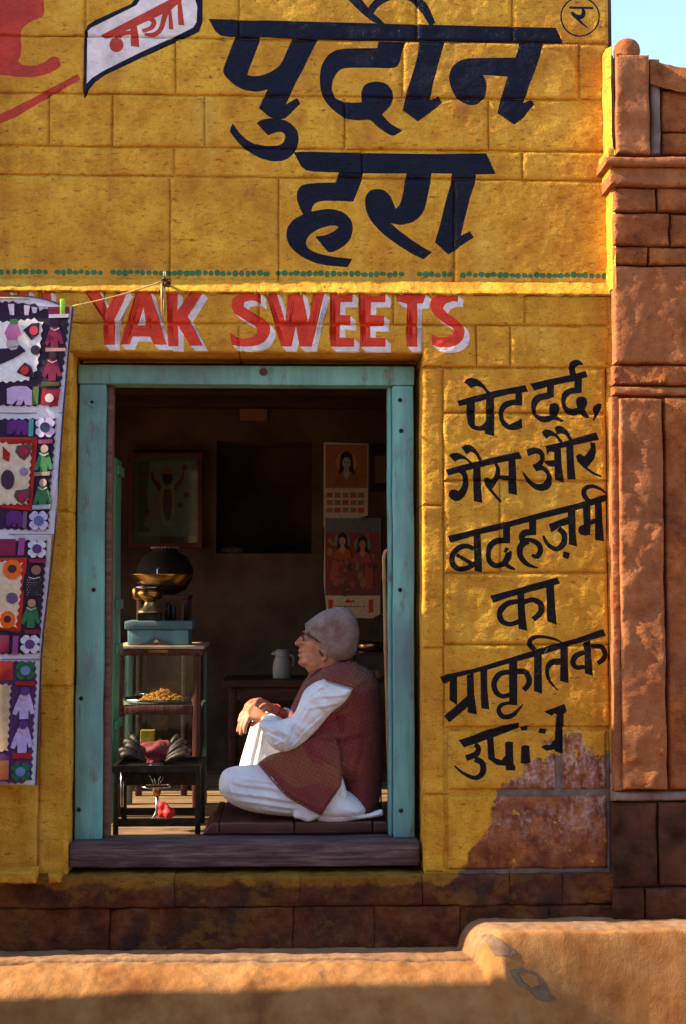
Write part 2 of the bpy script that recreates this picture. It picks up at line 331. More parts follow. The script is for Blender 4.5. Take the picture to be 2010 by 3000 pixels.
Hs = [[(620,505,42),(530,520,50),(475,595,52),(490,680,48),(550,722,42),(620,700,42)], [(675,500,52),(745,505,50),(780,570,52),(770,620,50),(732,665,46)], [(610,778,30),(540,795,36),(512,845,42),(555,900,45),(640,885,42),(730,790,10)],
 [(830,312,46),(785,262,46),(800,212,40),(880,194,32),(980,210,24),(1075,248,12)], [(1060,415,60),(975,425,55),(938,490,40),(960,580,28),(1035,668,10)],
 [(1262,330,46),(1190,362,50),(1162,420,48),(1195,465,42),(1265,462,42)], [(1322,282,36),(1410,282,44),(1448,345,46),(1430,395,46),(1380,430,40)],
 [(300,1140,40),(330,1170,46),(315,1225,55),(225,1262,52)], [(300,1270,50),(365,1305,54),(370,1390,54),(310,1435,40),(220,1405,28),(165,1365,20),(125,1328,14)]]
put(BLACK, 1290, 1800, 2.998, H)
for s_ in Hs: put(BLACK, 1290, 1800, 2.998, stroke(s_))
for i in range(-2, 101):
    x = 6 + i * 18.0 + random.uniform(-1.5, 1.5)
    if x < 1785 and random.random() > .04: INK.append((GREEN, circ(x, 796 + 12 * x / 1790 + random.uniform(-2, 2), random.uniform(8.2, 11.2), random.choice((6, 7, 8)), random.uniform(7, 10.5))))
PRI = {WHITE: 1, NAVY: 0, BLACK: 2, RED: 3, GREEN: 2, DRED: 4}
def ccw(q): return sum(a[0] * b[1] - b[0] * a[1] for a, b in zip(q, q[1:] + q[:1])) / 2
def ink_world(Y, test):
    out = []
    for ink, poly in INK:
        if test(poly):
            q = [(P(u, v, Y).x, P(u, v, Y).z) for u, v in poly]
            ar = ccw(q)
            if abs(ar) < 1e-8: continue
            out.append((ink, q if ar > 0 else q[::-1]))
    return out

# ------------------------------------------------------------------ wall materials
def paint_mat(name, ink=None, wear=.5, dark=1.0, grey=False):
    t = NT(name); X, Yc, Z = t.xyz()
    big_ = t.noise(2.3, 5, .6); mid = t.noise(11, 6, .65); st = t.noise(1, 6, .7, t.mapping((22, 22, 60))); fine = t.noise(75, 5, .7)
    yel = t.ramp(mid, [(.28, (.38, .150, .010)), (.5, (.58, .29, .020)), (.72, (.70, .39, .036))])
    yel = t.mix(t.ramp(big_, [(.42, 0.0), (.62, .45)]), yel, (.40, .135, .010))
    yel = t.mix(t.ramp(st, [(.34, .85), (.43, 0.0)]), yel, (.20, .055, .006))
    yel = t.mix(t.ramp(t.noise(110, 3, .7), [(.38, .45), (.46, 0.0)]), yel, (.30, .11, .01))
    yel = t.mix(t.ramp(t.noise(5.5, 5, .6, t.mapping((1, 1, .35))), [(.56, 0.0), (.7, .35)]), yel, (.60, .42, .08))
    yel = t.mix(t.ramp(t.noise(1, 5, .6, t.mapping((7, 7, .55))), [(.54, 0.0), (.70, .42)]), yel, (.30, .10, .008))
    yel = t.mix(t.ramp(t.noise(1, 7, .75, t.mapping((5, 5, 9), (0, .3, 0))), [(.60, 0.0), (.68, .5)]), yel, (.26, .115, .03))
    stone = t.ramp(t.noise(13, 7, .7), [(.3, (.06, .013, .004)), (.46, (.16, .040, .010)), (.60, (.28, .090, .026)), (.8, (.30, .16, .11))])
    pale = t.ramp(t.noise(24, 7, .8, t.mapping((1, 1, .5))), [(.44, 0.0), (.60, .9)])
    pz = t.math('MULTIPLY', t.math('MULTIPLY', pale, t.sstep(t.noise(3.0, 4), .36, .55)), t.sstep(Z, ZZ(2560), ZZ(2300)))
    stone = t.mix(t.math('MULTIPLY', t.ramp(t.noise(4.5, 5, .6), [(.50, 0.0), (.62, .8)]), t.math('SUBTRACT', 1.0, t.sstep(Z, ZZ(2600), ZZ(2480)))), stone, (.045, .028, .026))
    stone = t.mix(pz, stone, t.ramp(t.noise(60, 3), [(.4, (.30, .16, .12)), (.6, (.50, .36, .33))]))
    if grey: stone = t.ramp(t.noise(14, 6, .7), [(.3, (.10, .070, .068)), (.6, (.19, .14, .13))])
    a = t.sstep(X, XX(1290), XX(1580))
    zl = t.math('ADD', ZZ(2585), t.math('MULTIPLY', a, ZZ(2190) - ZZ(2585)))
    m = t.math('SUBTRACT', Z, zl)
    m = t.math('ADD', m, t.math('MULTIPLY', t.math('SUBTRACT', t.noise(6, 5, .65), .5), t.math('ADD', t.math('MULTIPLY', a, .42), .16)))
    m = t.math('ADD', m, t.math('MULTIPLY', t.math('SUBTRACT', t.noise(34, 6, .75), .5), t.math('ADD', t.math('MULTIPLY', a, .16), .02)))
    mask = t.sstep(m, -.010, .016)
    scrap = t.math('MULTIPLY', t.sstep(t.noise(19, 6, .75, t.mapping((1, 1, 1), (0, 0, 0), (3, 1, 2))), .60, .63), t.sstep(Z, ZZ(2600), ZZ(2540)))
    mask = t.math('MAXIMUM', mask, t.math('MULTIPLY', scrap, .75))
    # leftover ochre patches on the plinth
    low = t.math('MULTIPLY', t.sstep(t.noise(5, 6, .7), .53, .58), t.math('SUBTRACT', 1.0, t.sstep(Z, ZZ(2600), ZZ(2500))))
    mask = t.math('MAXIMUM', mask, t.math('MULTIPLY', low, .3))
    body = t.mix(mask, stone, yel)
    if ink is None: col = body; rough = .82
    else:
        n = t.noise(48, 5, .75, t.mapping((1, 1, 1.8)))
        f = t.ramp(n, [(.60, 1.0), (.70, 1.0 - wear)])
        cc = t.ramp(mid, [(.35, tuple(x * .75 for x in ink)), (.65, tuple(min(1, x * 1.15) for x in ink))])
        col = t.mix(f, t.mix(.5, yel, ink), cc); rough = t.ramp(fine, [(.4, .38 if wear < .9 else .6), (.65, .62 if wear < .9 else .8)])
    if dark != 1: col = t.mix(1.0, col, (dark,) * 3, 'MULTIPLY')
    h = t.math('ADD', t.math('MULTIPLY', t.noise(26, 6, .6, t.mapping((1, 1, 1.7))), 1.0), t.math('MULTIPLY', t.noise(130, 4, .6), .28))
    h = t.math('ADD', h, t.math('MULTIPLY', t.ramp(t.noise(34, 3, .5), [(.27, 0.0), (.36, 1.0)]), .35))
    t.bump(h, .8, .010 + (.004 if grey else 0))
    return t.done(col, rough, spec=.25 if ink is None or ink[0] > .1 else .12)
M_paint = paint_mat('yellow_limewash')
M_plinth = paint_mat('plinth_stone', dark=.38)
M_mortar = paint_mat('limewashed_mortar', grey=True)
M_navy = paint_mat('navy_paint', (.005, .006, .018), .12)
M_black = paint_mat('black_paint', (.005, .004, .006), .12)
M_red = paint_mat('red_paint', (.62, .035, .010), .45)
M_white = paint_mat('white_paint', (.66, .56, .56), .5)
M_green = paint_mat('green_paint', (.05, .14, .055), .5)
M_dred = paint_mat('dark_red_paint', (.42, .028, .012), .5)
WMATS = [M_paint, M_navy, M_black, M_red, M_white, M_green, M_dred]
BMATS = [M_mortar] + WMATS[1:]

# ------------------------------------------------------------------ one stone with its painted lettering
def pip(c, poly):
    x, y = c; r = False; j = len(poly) - 1
    for i in range(len(poly)):
        a = poly[i]; b = poly[j]
        if (a[1] > y) != (b[1] > y) and x < (b[0] - a[0]) * (y - a[1]) / (b[1] - a[1]) + a[0]: r = not r
        j = i
    return r
def grid_cdt(rect, step, polys, rings=(0.0, .003, .009)):
    x0, z0, x1, z1 = rect
    pts = []; seen = set()
    for r in rings:
        nx = max(2, int((x1 - x0 - 2 * r) / step)); nz = max(2, int((z1 - z0 - 2 * r) / step))
        for i in range(nx + 1):
            x = x0 + r + (x1 - x0 - 2 * r) * i / nx; pts += [(x, z0 + r), (x, z1 - r)]
        for i in range(1, nz):
            z = z0 + r + (z1 - z0 - 2 * r) * i / nz; pts += [(x0 + r, z), (x1 - r, z)]
    q = rings[-1] + step * .6
    nx = max(1, int((x1 - x0 - 2 * q) / step)); nz = max(1, int((z1 - z0 - 2 * q) / step))
    for i in range(nx + 1):
        for j in range(nz + 1):
            pts.append((x0 + q + (x1 - x0 - 2 * q) * (i + (.5 if j % 2 else 0) * (i < nx)) / nx, z0 + q + (z1 - z0 - 2 * q) * j / nz))
    vs = [Vector(p) for p in pts]; faces = []
    b = len(vs); vs += [Vector(p) for p in ((x0, z0), (x1, z0), (x1, z1), (x0, z1))]; faces.append([b, b + 1, b + 2, b + 3])
    inks = [None]; pol = [None]
    for ink, poly in polys:
        xs = [p[0] for p in poly]; zs = [p[1] for p in poly]
        if max(xs) < x0 or min(xs) > x1 or max(zs) < z0 or min(zs) > z1: continue
        b = len(vs); vs += [Vector(p) for p in poly]; faces.append(list(range(b, b + len(poly)))); inks.append(ink); pol.append(poly)
    V, E, Fc, ov, oe, of = delaunay_2d_cdt(vs, [], faces, 0, 1e-5, True)
    keepf = []; mats = []
    for f, o in zip(Fc, of):
        if 0 not in o: continue
        best = 0; bp = -1
        if len(o) > 1:
            c = (V[f[0]] + V[f[1]] + V[f[2]]) / 3
            for k in o:
                if k and PRI[inks[k]] > bp and pip(c, pol[k]): bp = PRI[inks[k]]; best = inks[k]
        keepf.append(tuple(f)); mats.append(best)
    return V, keepf, mats
def stone_block(name, parent, rect, yf, depth, polys=(), step=.012, amp=.0035, seed=0, mats=None, wob=.003, rnd=.006, hard=False):
    x0, z0, x1, z1 = rect
    V, Fc, ms = grid_cdt(rect, step, polys)
    used = sorted({i for f in Fc for i in f}); mp = {i: k for k, i in enumerate(used)}
    bed = name == 'mortar_bed'
    tx, tz = (0, 0) if bed else (random.uniform(-.003, .003), random.uniform(-.003, .003)); off = 0 if bed else random.uniform(-.002, .0015)
    cx, cz = (x0 + x1) / 2, (z0 + z1) / 2
    out = []
    for i in used:
        x, z = V[i]
        d = min(x - x0, x1 - x, z - z0, z1 - z)
        e = max(0.0, 1 - d / .009)
        y = yf + off + rnd * (1.2 if d < 1e-4 else e * e * .6) + (x - cx) * tx + (z - cz) * tz
        y -= amp * fbm(x, z, 7, seed, 3) + amp * .45 * fn(x * 45, seed, z * 70)
        wx = wob * fn(x * 9 + 5, seed, z * 9) ; wz = wob * (fn(x * 8, seed + 9, z * 8) + .5 * fn(x * 40, 3, z * 40)) * (1 if d < .02 else .4)
        out.append((x + wx, y, z + wz))
    F2 = [tuple(mp[i] for i in f) for f in Fc]
    # orient towards -y
    a, b, c = (Vector(out[k]) for k in F2[0])
    if (b - a).cross(c - a).y > 0: F2 = [f[::-1] for f in F2]
    cnt = {}
    for f in F2:
        for k in range(3):
            e = (f[k], f[(k + 1) % 3]); cnt[e] = 1
    bd = [e for e in cnt if (e[1], e[0]) not in cnt]
    nb = {}; ms2 = list(ms); F3 = list(F2)
    for e in bd:
        for q in e:
            if q not in nb:
                nb[q] = len(out); v = out[q]; out.append((v[0], yf + depth, v[2]))
    for a_, b_ in bd: F3.append((b_, a_, nb[a_], nb[b_])); ms2.append(0)
    o = mk(name, out, F3, mats or WMATS, parent, ms2, True)
    try: o.data.set_sharp_from_angle(angle=radians(50))
    except Exception: pass
    return o

GAP = .0022
def rect_px(u0, u1, v0, v1, Y, vm=None, gap=GAP):
    vm = vm or (v0 + v1) / 2
    return (XX(u0, vm, Y) + gap, ZZ(v1, 1000, Y) + gap, XX(u1, vm, Y) - gap, ZZ(v0, 1000, Y) - gap)
YU = .05      # the upper painted face stands back from the lintel
random.seed(21)
shop_wall = thing('shop_wall', 'yellow limewashed stone shopfront wall with dark Hindi lettering and doorway', 'wall', (0, .1, 0))
up_ink = ink_world(YU, lambda p: min(v for u, v in p) < 826)
lo_ink = ink_world(0.0, lambda p: max(v for u, v in p) > 838)
XR = XX(1786, 1200); XRU = XX(1786, 400, YU)
rows = [((-90, 118), [250, 700, 1220, 1500]), ((118, 284), [513, 1180, 1697]), ((284, 437), [144, 330, 599, 1011, 1431]), ((437, 522), [510, 1060, 1530]), ((522, 836), [497, 817, 1330])]
k = 0
for (v0, v1), xs in rows:
    e = [-110] + xs + [None]
    for a, b in zip(e[:-1], e[1:]):
        r = list(rect_px(a, b or 1786, v0, v1, YU)); 
        if b is None: r[2] = XRU
        k += 1; stone_block('stone_block', shop_wall, tuple(r), YU, .12, up_ink, seed=k * 3.1, amp=.0022 if v1 > 520 else .003)
# painted mortar behind the joints
def backing(name, rect, y, polys, depth=.2):
    return stone_block(name, shop_wall, rect, y, depth, polys, step=.03, amp=.001, wob=0, rnd=0, mats=BMATS)
backing('mortar_bed', (XX(-105, 400, YU), ZZ(838, 1000, YU), XRU - .006, ZZ(-85, 1000, YU)), YU + .009, up_ink)
lower = [(-110, 1786, 858, 951, [115, 305, 760, 1152, 1538]), (-110, 1237, 951, 1036, [700]), (1237, 1786, 951, 1075, [1396, 1495]),
         (-110, 205, 1036, 1500, []), (-110, 205, 1500, 2010, []), (-110, 120, 2010, 2560, []), (120, 205, 2010, 2560, []),
         (1237, 1300, 1075, 1480, []), (1237, 1300, 1480, 1900, []), (1237, 1300, 1900, 2330, []), (1237, 1300, 2330, 2560, []),
         (1300, 1782, 1075, 1208, []), (1300, 1782, 1208, 1408, []), (1300, 1782, 1408, 1679, [1465]), (1300, 1782, 1679, 1890, []), (1300, 1782, 1890, 2133, []),
         (1300, 1782, 2133, 2325, [1632]), (1300, 1782, 2325, 2560, [])]
for (u0, u1, v0, v1, xs) in lower:
    e = [u0] + xs + [u1]
    for a, b in zip(e[:-1], e[1:]):
        k += 1
        pier = u1 <= 205 or (u0 == 1237 and u1 == 1300)
        rr = .008 if v0 > 2100 and u0 >= 1300 else .0065
        stone_block('stone_block', shop_wall, rect_px(a, b, v0, v1, 0, 1700 if v0 > 1000 else None, gap=.013 if v0 > 2100 and u0 >= 1300 else GAP), 0.0, .22 if u1 <= 205 else .30 if (pier or v1 == 1036) else .10, lo_ink, seed=k * 3.1, amp=.0042, rnd=rr)
zt = ZZ(858)
backing('mortar_bed', (XX(-105), ZZ(1030), XR - .004, zt - .004), .0095, lo_ink, .27)
backing('mortar_bed', (XX(-105, 1700), ZZ(2565), XX(203, 1700) - .004, ZZ(1030) - .001), .0095, (), .2)
backing('mortar_bed', (XX(1239, 1700) + .004, ZZ(2565), XX(1780, 1700), ZZ(1030) - .001), .0095, lo_ink, .27)
k += 1; stone_block('stone_edge', shop_wall, (XX(1783, 1700), ZZ(2560), XX(1812, 1700), ZZ(858)), .004, .1, (), seed=77, amp=.006, wob=.006)
# upper wall mass and ends behind the facing
m = MB(); m.box((XX(-105, 400, YU), YU + .13, ZZ(900)), (XRU - .01, YU + .5, ZZ(-88, 1000, YU))); m.build('wall_core', M_paint, shop_wall)
# weathered sloping ledge along the top of the lintel course, with drips of limewash
def ledge():
    n = 620; x0 = XX(-110, 845); x1 = XX(1788, 845); vs = []; fs = []; R = 9
    for i in range(n + 1):
        x = x0 + (x1 - x0) * i / n
        top = ZZ(824, 1000, YU) + .004 * fbm(x, 0, 6, 2)
        drip = .016 * max(0, fbm(x, 0, 14, 8)) + .03 * max(0, fn(x * 60, 4, 1) - .35) * 2
        bot = zt - .004 - drip
        bul = .004 * fbm(x, 0, 10, 5) + .002
        for j in range(R + 1):
            s = j / R
            if s < .75:
                q = s / .75; y = YU - .004 - (YU + .004) * q + .003 * sin(q * pi) ; z = top + (zt + .004 - top) * q ** 1.1
            else:
                q = (s - .75) / .25; y = -.006 - .003 * sin(q * pi) + .007 * max(0, q - .8) * 5; z = zt + .004 + (bot - zt - .004) * q
            y -= bul + .003 * fn(x * 38, s * 4, 2) + .0015 * fn(x * 120, s * 9, 5); vs.append((x, y, z + .003 * fn(x * 25, s * 3, 9)))
    for i in range(n):
        for j in range(R):
            a = i * (R + 1) + j; fs.append((a, a + 1, a + R + 2, a + R + 1))
    fs = [f for f in fs]
    return mk('ledge', vs, fs, M_paint, shop_wall, None, True)
ledge()
# plinth courses under the doorway
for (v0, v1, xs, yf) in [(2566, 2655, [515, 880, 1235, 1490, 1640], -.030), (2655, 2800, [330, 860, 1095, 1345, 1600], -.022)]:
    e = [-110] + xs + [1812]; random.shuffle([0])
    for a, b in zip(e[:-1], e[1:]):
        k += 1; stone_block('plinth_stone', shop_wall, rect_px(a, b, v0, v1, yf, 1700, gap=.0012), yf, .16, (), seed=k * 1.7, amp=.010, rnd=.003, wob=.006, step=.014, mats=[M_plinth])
m = MB(); m.box((XX(-105, 1700), .0, ZZ(2800)), (XX(1805, 1700), .4, ZZ(2572) - .004)); m.build('wall_core', M_paint, shop_wall)
# two broken stones left of the doorway catching the sun
for (u0, u1, v0, v1, yf) in [(-60, 104, 2545, 2585, -.085), (136, 174, 2553, 2580, -.075)]:
    k += 1; stone_block('loose_stone', shop_wall, rect_px(u0, u1, v0, v1, yf, 2560, 0), yf, .10, (), seed=k, amp=.012, wob=.008, rnd=.02, step=.01, mats=[M_paint])
# ------------------------------------------------------------------ neighbouring stone building on the right
def brown_mat(name, c1, c2, c3, bs=.8):
    t = NT(name)
    n = t.noise(9, 7, .68); col = t.ramp(n, [(.3, c3), (.5, c2), (.7, c1)])
    col = t.mix(t.ramp(t.noise(45, 5, .7), [(.30, .7), (.42, 0.0)]), col, tuple(x * .4 for x in c3))
    col = t.mix(t.ramp(t.noise(3, 5, .6), [(.45, 0.0), (.7, .5)]), col, (.24, .10, .055))
    h = t.math('ADD', t.noise(30, 6, .7, t.mapping((1, 1, 1.6))), t.math('MULTIPLY', t.noise(150, 3), .3))
    t.bump(h, bs, .011)
    return t.done(col, .9, spec=.15)
M_brown = brown_mat('red_brown_stone', (.44, .155, .045), (.28, .082, .022), (.11, .028, .008), 1.1)
M_pink = brown_mat('pinkish_plaster', (.42, .165, .062), (.31, .105, .036), (.18, .052, .017), .9)
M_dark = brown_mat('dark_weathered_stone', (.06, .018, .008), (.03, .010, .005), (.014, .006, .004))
M_grey = simple('grey_mortar', (.25, .175, .145), (.14, .085, .075), 9, .95, bump=.5, bdist=.006)
YN = -.065
nb = thing('neighbour_wall', 'weathered brown stone wall and parapet post standing proud at the right', 'wall', (1.55, .1, 0))
def nblock(name, u0, u1, v0, v1, Y, mat, depth=.35, amp=.006, rnd=.01, ref=None, gap=.004, step=.014):
    global k
    k += 1
    vm = (v0 + v1) / 2
    rnd = rnd * .6; amp = amp * .9
    return stone_block(name, nb, (XX(u0, ref or vm, Y) + gap, ZZ(v1, 1850, Y) + gap, XX(u1, ref or vm, Y) - gap, ZZ(v0, 1850, Y) - gap), Y, depth, (), seed=k * 2.3, amp=amp, rnd=rnd, mats=[mat], wob=.004, step=step)
nblock('parapet_post', 1803, 1906, 157, 452, YN - .01, M_pink, .30, .008)
nblock('mortar_strip', 1790, 1803, 158, 452, YN + .02, M_grey, .25, .006)
nblock('mortar_strip', 1906, 1938, 168, 452, YN + .015, M_grey, .25, .005)
nblock('parapet_panel', 1938, 2100, 262, 385, YN + .03, M_brown, .2)
nblock('parapet_panel', 1938, 2100, 386, 452, YN + .03, M_brown, .2)
nblock('cornice', 1772, 2100, 455, 484, YN - .055, M_pink, .45, .004, .008)
nblock('cornice', 1784, 2100, 484, 546, YN - .028, M_pink, .42, .006, .012)
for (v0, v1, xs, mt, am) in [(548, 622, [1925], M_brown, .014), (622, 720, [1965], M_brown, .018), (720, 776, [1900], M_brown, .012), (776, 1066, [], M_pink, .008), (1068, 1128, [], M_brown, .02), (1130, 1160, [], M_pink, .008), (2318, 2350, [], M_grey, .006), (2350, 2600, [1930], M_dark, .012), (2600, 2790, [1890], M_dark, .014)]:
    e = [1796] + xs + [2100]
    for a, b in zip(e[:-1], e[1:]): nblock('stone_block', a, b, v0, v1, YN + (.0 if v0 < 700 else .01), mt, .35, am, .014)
nblock('stone_block', 1796, 1818, 1162, 2316, YN + .012, M_pink, .3, .006, .003, gap=.001)
nblock('pilaster_panel', 1819, 1950, 1165, 2316, YN - .012, M_pink, .3, .014, .006)
nblock('stone_block', 1952, 2100, 1162, 2316, YN + .004, M_brown, .3, .006)
m = MB(); x0 = XX(1795, 1200, 0)
m.box((x0 + .012, YN + .05, -.1), (3.2, .6, ZZ(456, 1850, YN)))
m.box((x0 + .01, YN + .06, ZZ(456, 1850, YN)), (3.2, .25, ZZ(290, 1850, YN))); m.build('wall_core', M_brown, nb)
# sagging coping of the parapet right of the post
vs = []; fs = []
for i in range(25):
    u = 1900 + i * 12; v = 170 + 26 * sin(min(1, i / 10) * pi / 2) + 8 - 16 * max(0, (i - 9) / 15)
    p = P(u, v, YN + .02)
    for yy, dz in ((YN + .0, -.10), (YN + .0, .0), (YN + .22, .012), (YN + .22, -.10)): vs.append((p.x, yy + .004 * fn(i, 1), p.z + dz + .004 * fn(i * .9, 5)))
for i in range(24):
    for j in range(3): a = i * 4 + j; fs.append((a, a + 1, a + 5, a + 4))
mk('coping', vs, fs, M_brown, nb, None, True)
# rounded finial on the post
c = P(1836, 148, YN + .05); r = abs(P(1875, 148, YN + .05).x - P(1797, 148, YN + .05).x) / 2
m = MB(); m.lathe((c.x, c.y, c.z - .03), [(r * .88, -.015), (r * .9, 0), (r * .97, r * .25), (r, r * .5), (r * .93, r * .85), (r * .72, r * 1.15), (r * .4, r * 1.34), (.004, r * 1.40)], 28)
m.build('finial', M_brown, nb, True)
# limewash slopped on the return beside the upper face
vs = []; fs = []; n = 60
for i in range(n + 1):
    v = 152 + (852 - 152) * i / n; z = ZZ(v, 1790, 0); x = XR + .006 + .004 * fn(z * 9, 3) - (.010 if v < 455 else 0)
    for j in range(5):
        yy = YU - .002 - (YU - YN - .01) * j / 4 + .0025 * fn(z * 20, j)
        vs.append((x + .004 * fn(z * 12, j * .7) + (.012 if j == 4 else 0), yy, z))
for i in range(n):
    for j in range(4): a = i * 5 + j; fs.append((a, a + 1, a + 6, a + 5))
mk('painted_return', vs, fs, M_paint, nb, None, True)
m = MB()
for (v0, v1, dx, Y) in [(458, 486, .022, YN - .05), (487, 547, .010, YN - .028)]:
    m.box((XR - dx, Y + .004, ZZ(v1, 1790)), (XR + .004, YU + .04, ZZ(v0, 1790)), .004)
m.build('cornice_return', M_paint, nb, True)

# ------------------------------------------------------------------ platform, mound and street
def platform_mat():
    t = NT('mud_plaster'); X, Yc, Z = t.xyz()
    n = t.noise(5, 6, .6); col = t.ramp(n, [(.3, (.18, .062, .018)), (.5, (.33, .145, .045)), (.7, (.45, .24, .09))])
    top = t.math('MULTIPLY', t.sstep(Yc, -.235, -.20), .8)
    col = t.mix(top, col, t.ramp(t.noise(16, 5), [(.3, (.20, .11, .06)), (.7, (.33, .20, .11))]))
    col = t.mix(t.ramp(t.noise(2.4, 5, .6), [(.5, 0.0), (.72, .55)]), col, (.20, .065, .018))
    col = t.mix(t.ramp(t.noise(85, 4, .7), [(.66, 0.0), (.74, .8)]), col, (.06, .025, .012))
    h = t.math('ADD', t.noise(18, 6, .6), t.math('MULTIPLY', t.noise(160, 4, .7), .35))
    t.bump(h, .7, .010)
    return t.done(col, .92, spec=.15)
M_plat = platform_mat()
ZP = P(800, 2775, 0).z; ZM = P(1600, 2686, 0).z
xm0 = P(1338, 2790, -.02).x; xm1 = PZ(1478, 2985, 0.02).x; ym1 = PZ(1478, 2985, 0.02).y
def ground_h(x, y):
    d = -y
    q = max(0.0, min(1.0, (d - .19) / .24)); base = ZP - (ZP + .12) * (1 - sqrt(max(0, 1 - q * q)))
    base += .008 * fbm(x, y, 3, 1, 2) * min(1, d * 6) + .0035 * fbm(x, y, 18, 3, 3)
    if d > .17: base -= .005 * min(1, (d - .17) / .03)
    c = .205 + .010 * fbm(x, 0, 3, 9, 2) + .004 * fn(x * 30, 2)
    base -= .030 * math.exp(-((d - c + .02) / .006) ** 2) * (1 if fn(x * 4, 8) > -.55 else .2)
    edge = xm0 + .25 * min(.6, d) + .01 * fn(y * 6, 3)
    sx = max(0.0, min(1.0, (x - edge - .06) / .55)); slope = 1.5 + 7.5 * sx
    dd = max(0.0, d - .235); dd = dd * dd / (dd + .03)
    mound = ZM - dd * slope * 1.12 + .006 * fbm(x, y, 4, 5, 2) + .003 * fbm(x, y, 20, 4, 3)
    if d < .05: mound += 0
    q = max(0.0, min(1.0, (x - edge) / .10)); q = sqrt(max(0, 1 - (1 - q) ** 2))
    base += .010 * max(0, fbm(x, y, 9, 13, 3)) * min(1, d * 5)
    if x > edge: return max(-.12, base + (mound - base) * q)
    return max(-.12, base)
xs = [-2.6 + i * .05 for i in range(18)] + [-1.7 + i * .0085 for i in range(400)] + [1.7 + i * .05 for i in range(40)]
ys = [.04, .02] + [-i * .004 for i in range(0, 90)] + [-.36 - i * .01 for i in range(0, 30)] + [-.66 - i * .05 for i in range(0, 8)]
vs = [(x, y, ground_h(x, min(y, 0)) if y > -.9 else -.13) for x in xs for y in ys]; ny = len(ys)
fs = [(i * ny + j, i * ny + j + 1, (i + 1) * ny + j + 1, (i + 1) * ny + j) for i in range(len(xs) - 1) for j in range(ny - 1)]
o = mk('platform', vs, fs, M_plat, None, None, True); tag(o, kind='structure')
if o.data.polygons[0].normal.z < 0: o.data.flip_normals()
M_street = simple('dusty_street', (.30, .17, .08), (.20, .10, .045), 3, .95, bump=.4)
vs = [(-300, -300, -.11), (300, -300, -.11), (300, 300, -.11), (-300, 300, -.11)]
tag(mk('street', vs, [(0, 1, 2, 3)], M_street), kind='structure')
# cement repairs on the side of the mound
def hit(u, v):
    y = -.95
    while y < 0:
        p = P(u, v, y)
        if p.z <= ground_h(p.x, p.y): break
        y += .0015
    return p
def patch_on_ground(poly, lift, mat, name):
    q = [Vector((u, -v)) for u, v in poly]
    if ccw(q) < 0: q = q[::-1]
    V = list(q); x0 = min(p.x for p in q); x1 = max(p.x for p in q); y0 = min(p.y for p in q); y1 = max(p.y for p in q)
    i = x0
    while i < x1:
        j = y0
        while j < y1: V.append(Vector((i, j))); j += 6
        i += 6
    VV, E, FF, a, b, oo = delaunay_2d_cdt(V, [], [list(range(len(q)))], 0, 1e-5, True)
    fs = [tuple(f) for f, o_ in zip(FF, oo) if 0 in o_]
    vs = []
    for p in VV:
        h_ = hit(p.x, -p.y); vs.append(h_ + (CAM_LOC - h_).normalized() * lift)
    return mk(name, vs, fs, mat, None, None, True)
M_cem = simple('grey_cement', (.20, .125, .075), (.12, .07, .04), 20, .95, bump=.5)
ptch = MB()
for pl in ([(1408,2740),(1440,2735),(1470,2752),(1490,2770),(1515,2790),(1505,2800),(1450,2800),(1435,2780)],):
    p = tag(patch_on_ground(pl, .003, M_cem, 'cement_patch'), 'small grey rectangular cement repair near the corner of the plaster mound', 'patch')
ring = [(1492,2843),(1530,2836),(1570,2848),(1598,2875),(1610,2905),(1632,2928),(1600,2936),(1572,2925),(1550,2900),(1520,2885)]
p = tag(patch_on_ground(ring, .003, M_cem, 'cement_patch'), 'grey looped cement repair lower down the plaster mound, nearer the street', 'patch')
inner = [(1520,2852),(1545,2848),(1575,2862),(1580,2885),(1560,2895),(1535,2878)]
tag(patch_on_ground(inner, .006, M_plat, 'brown_centre'), None, None).parent = p

# ------------------------------------------------------------------ teal door frame with timber sill
def teal_mat(name, base, wear=.5):
    t = NT(name); v = t.mapping((9, 9, 1.2))
    col = t.ramp(t.noise(4, 6, .65, v), [(.3, tuple(x * .72 for x in base)), (.6, base)])
    chip = t.ramp(t.noise(7, 7, .72, t.mapping((2.4, 2.4, .8))), [(.55, 0.0), (.66, wear)])
    col = t.mix(chip, col, t.ramp(t.noise(30, 5), [(.4, (.10, .055, .05)), (.6, (.22, .13, .13))]))
    col = t.mix(t.ramp(t.noise(60, 5, .8, t.mapping((1, 1, .2))), [(.66, 0.0), (.72, .7)]), col, (.05, .05, .055))
    col = t.mix(t.ramp(t.noise(2, 4, .6), [(.42, 0.0), (.68, .75)]), col, (.10, .15, .18))
    t.bump(t.math('ADD', t.noise(14, 6, .7, v), t.math('MULTIPLY', chip, -.6)), .5, .004)
    return t.done(col, .55, spec=.35)
M_teal = teal_mat('teal_paint', (.17, .42, .385), .75)
M_green_leaf = teal_mat('green_paint_wood', (.08, .27, .13), .4)
def wood_mat(name, a, b, c, rough=.75, sc=(1.2, 14, 14)):
    t = NT(name); v = t.mapping(sc)
    col = t.ramp(t.noise(4, 7, .7, v), [(.3, c), (.5, b), (.72, a)])
    t.bump(t.noise(7, 7, .7, v), .9, .007)
    return t.done(col, rough)
M_sill = wood_mat('grey_weathered_timber', (.26, .17, .16), (.10, .055, .055), (.025, .012, .012))
M_dwood = wood_mat('dark_wood', (.09, .030, .018), (.05, .015, .008), (.02, .006, .004), .5)
M_iron = simple('sooty_iron', (.035, .028, .022), (.012, .010, .009), 30, .42, .6, bump=.4)
YF = .13; FD = .11
frame = thing('door_frame', 'chipped teal timber door frame with a thick weathered grey sill', 'door frame', (-.2, YF, .6))
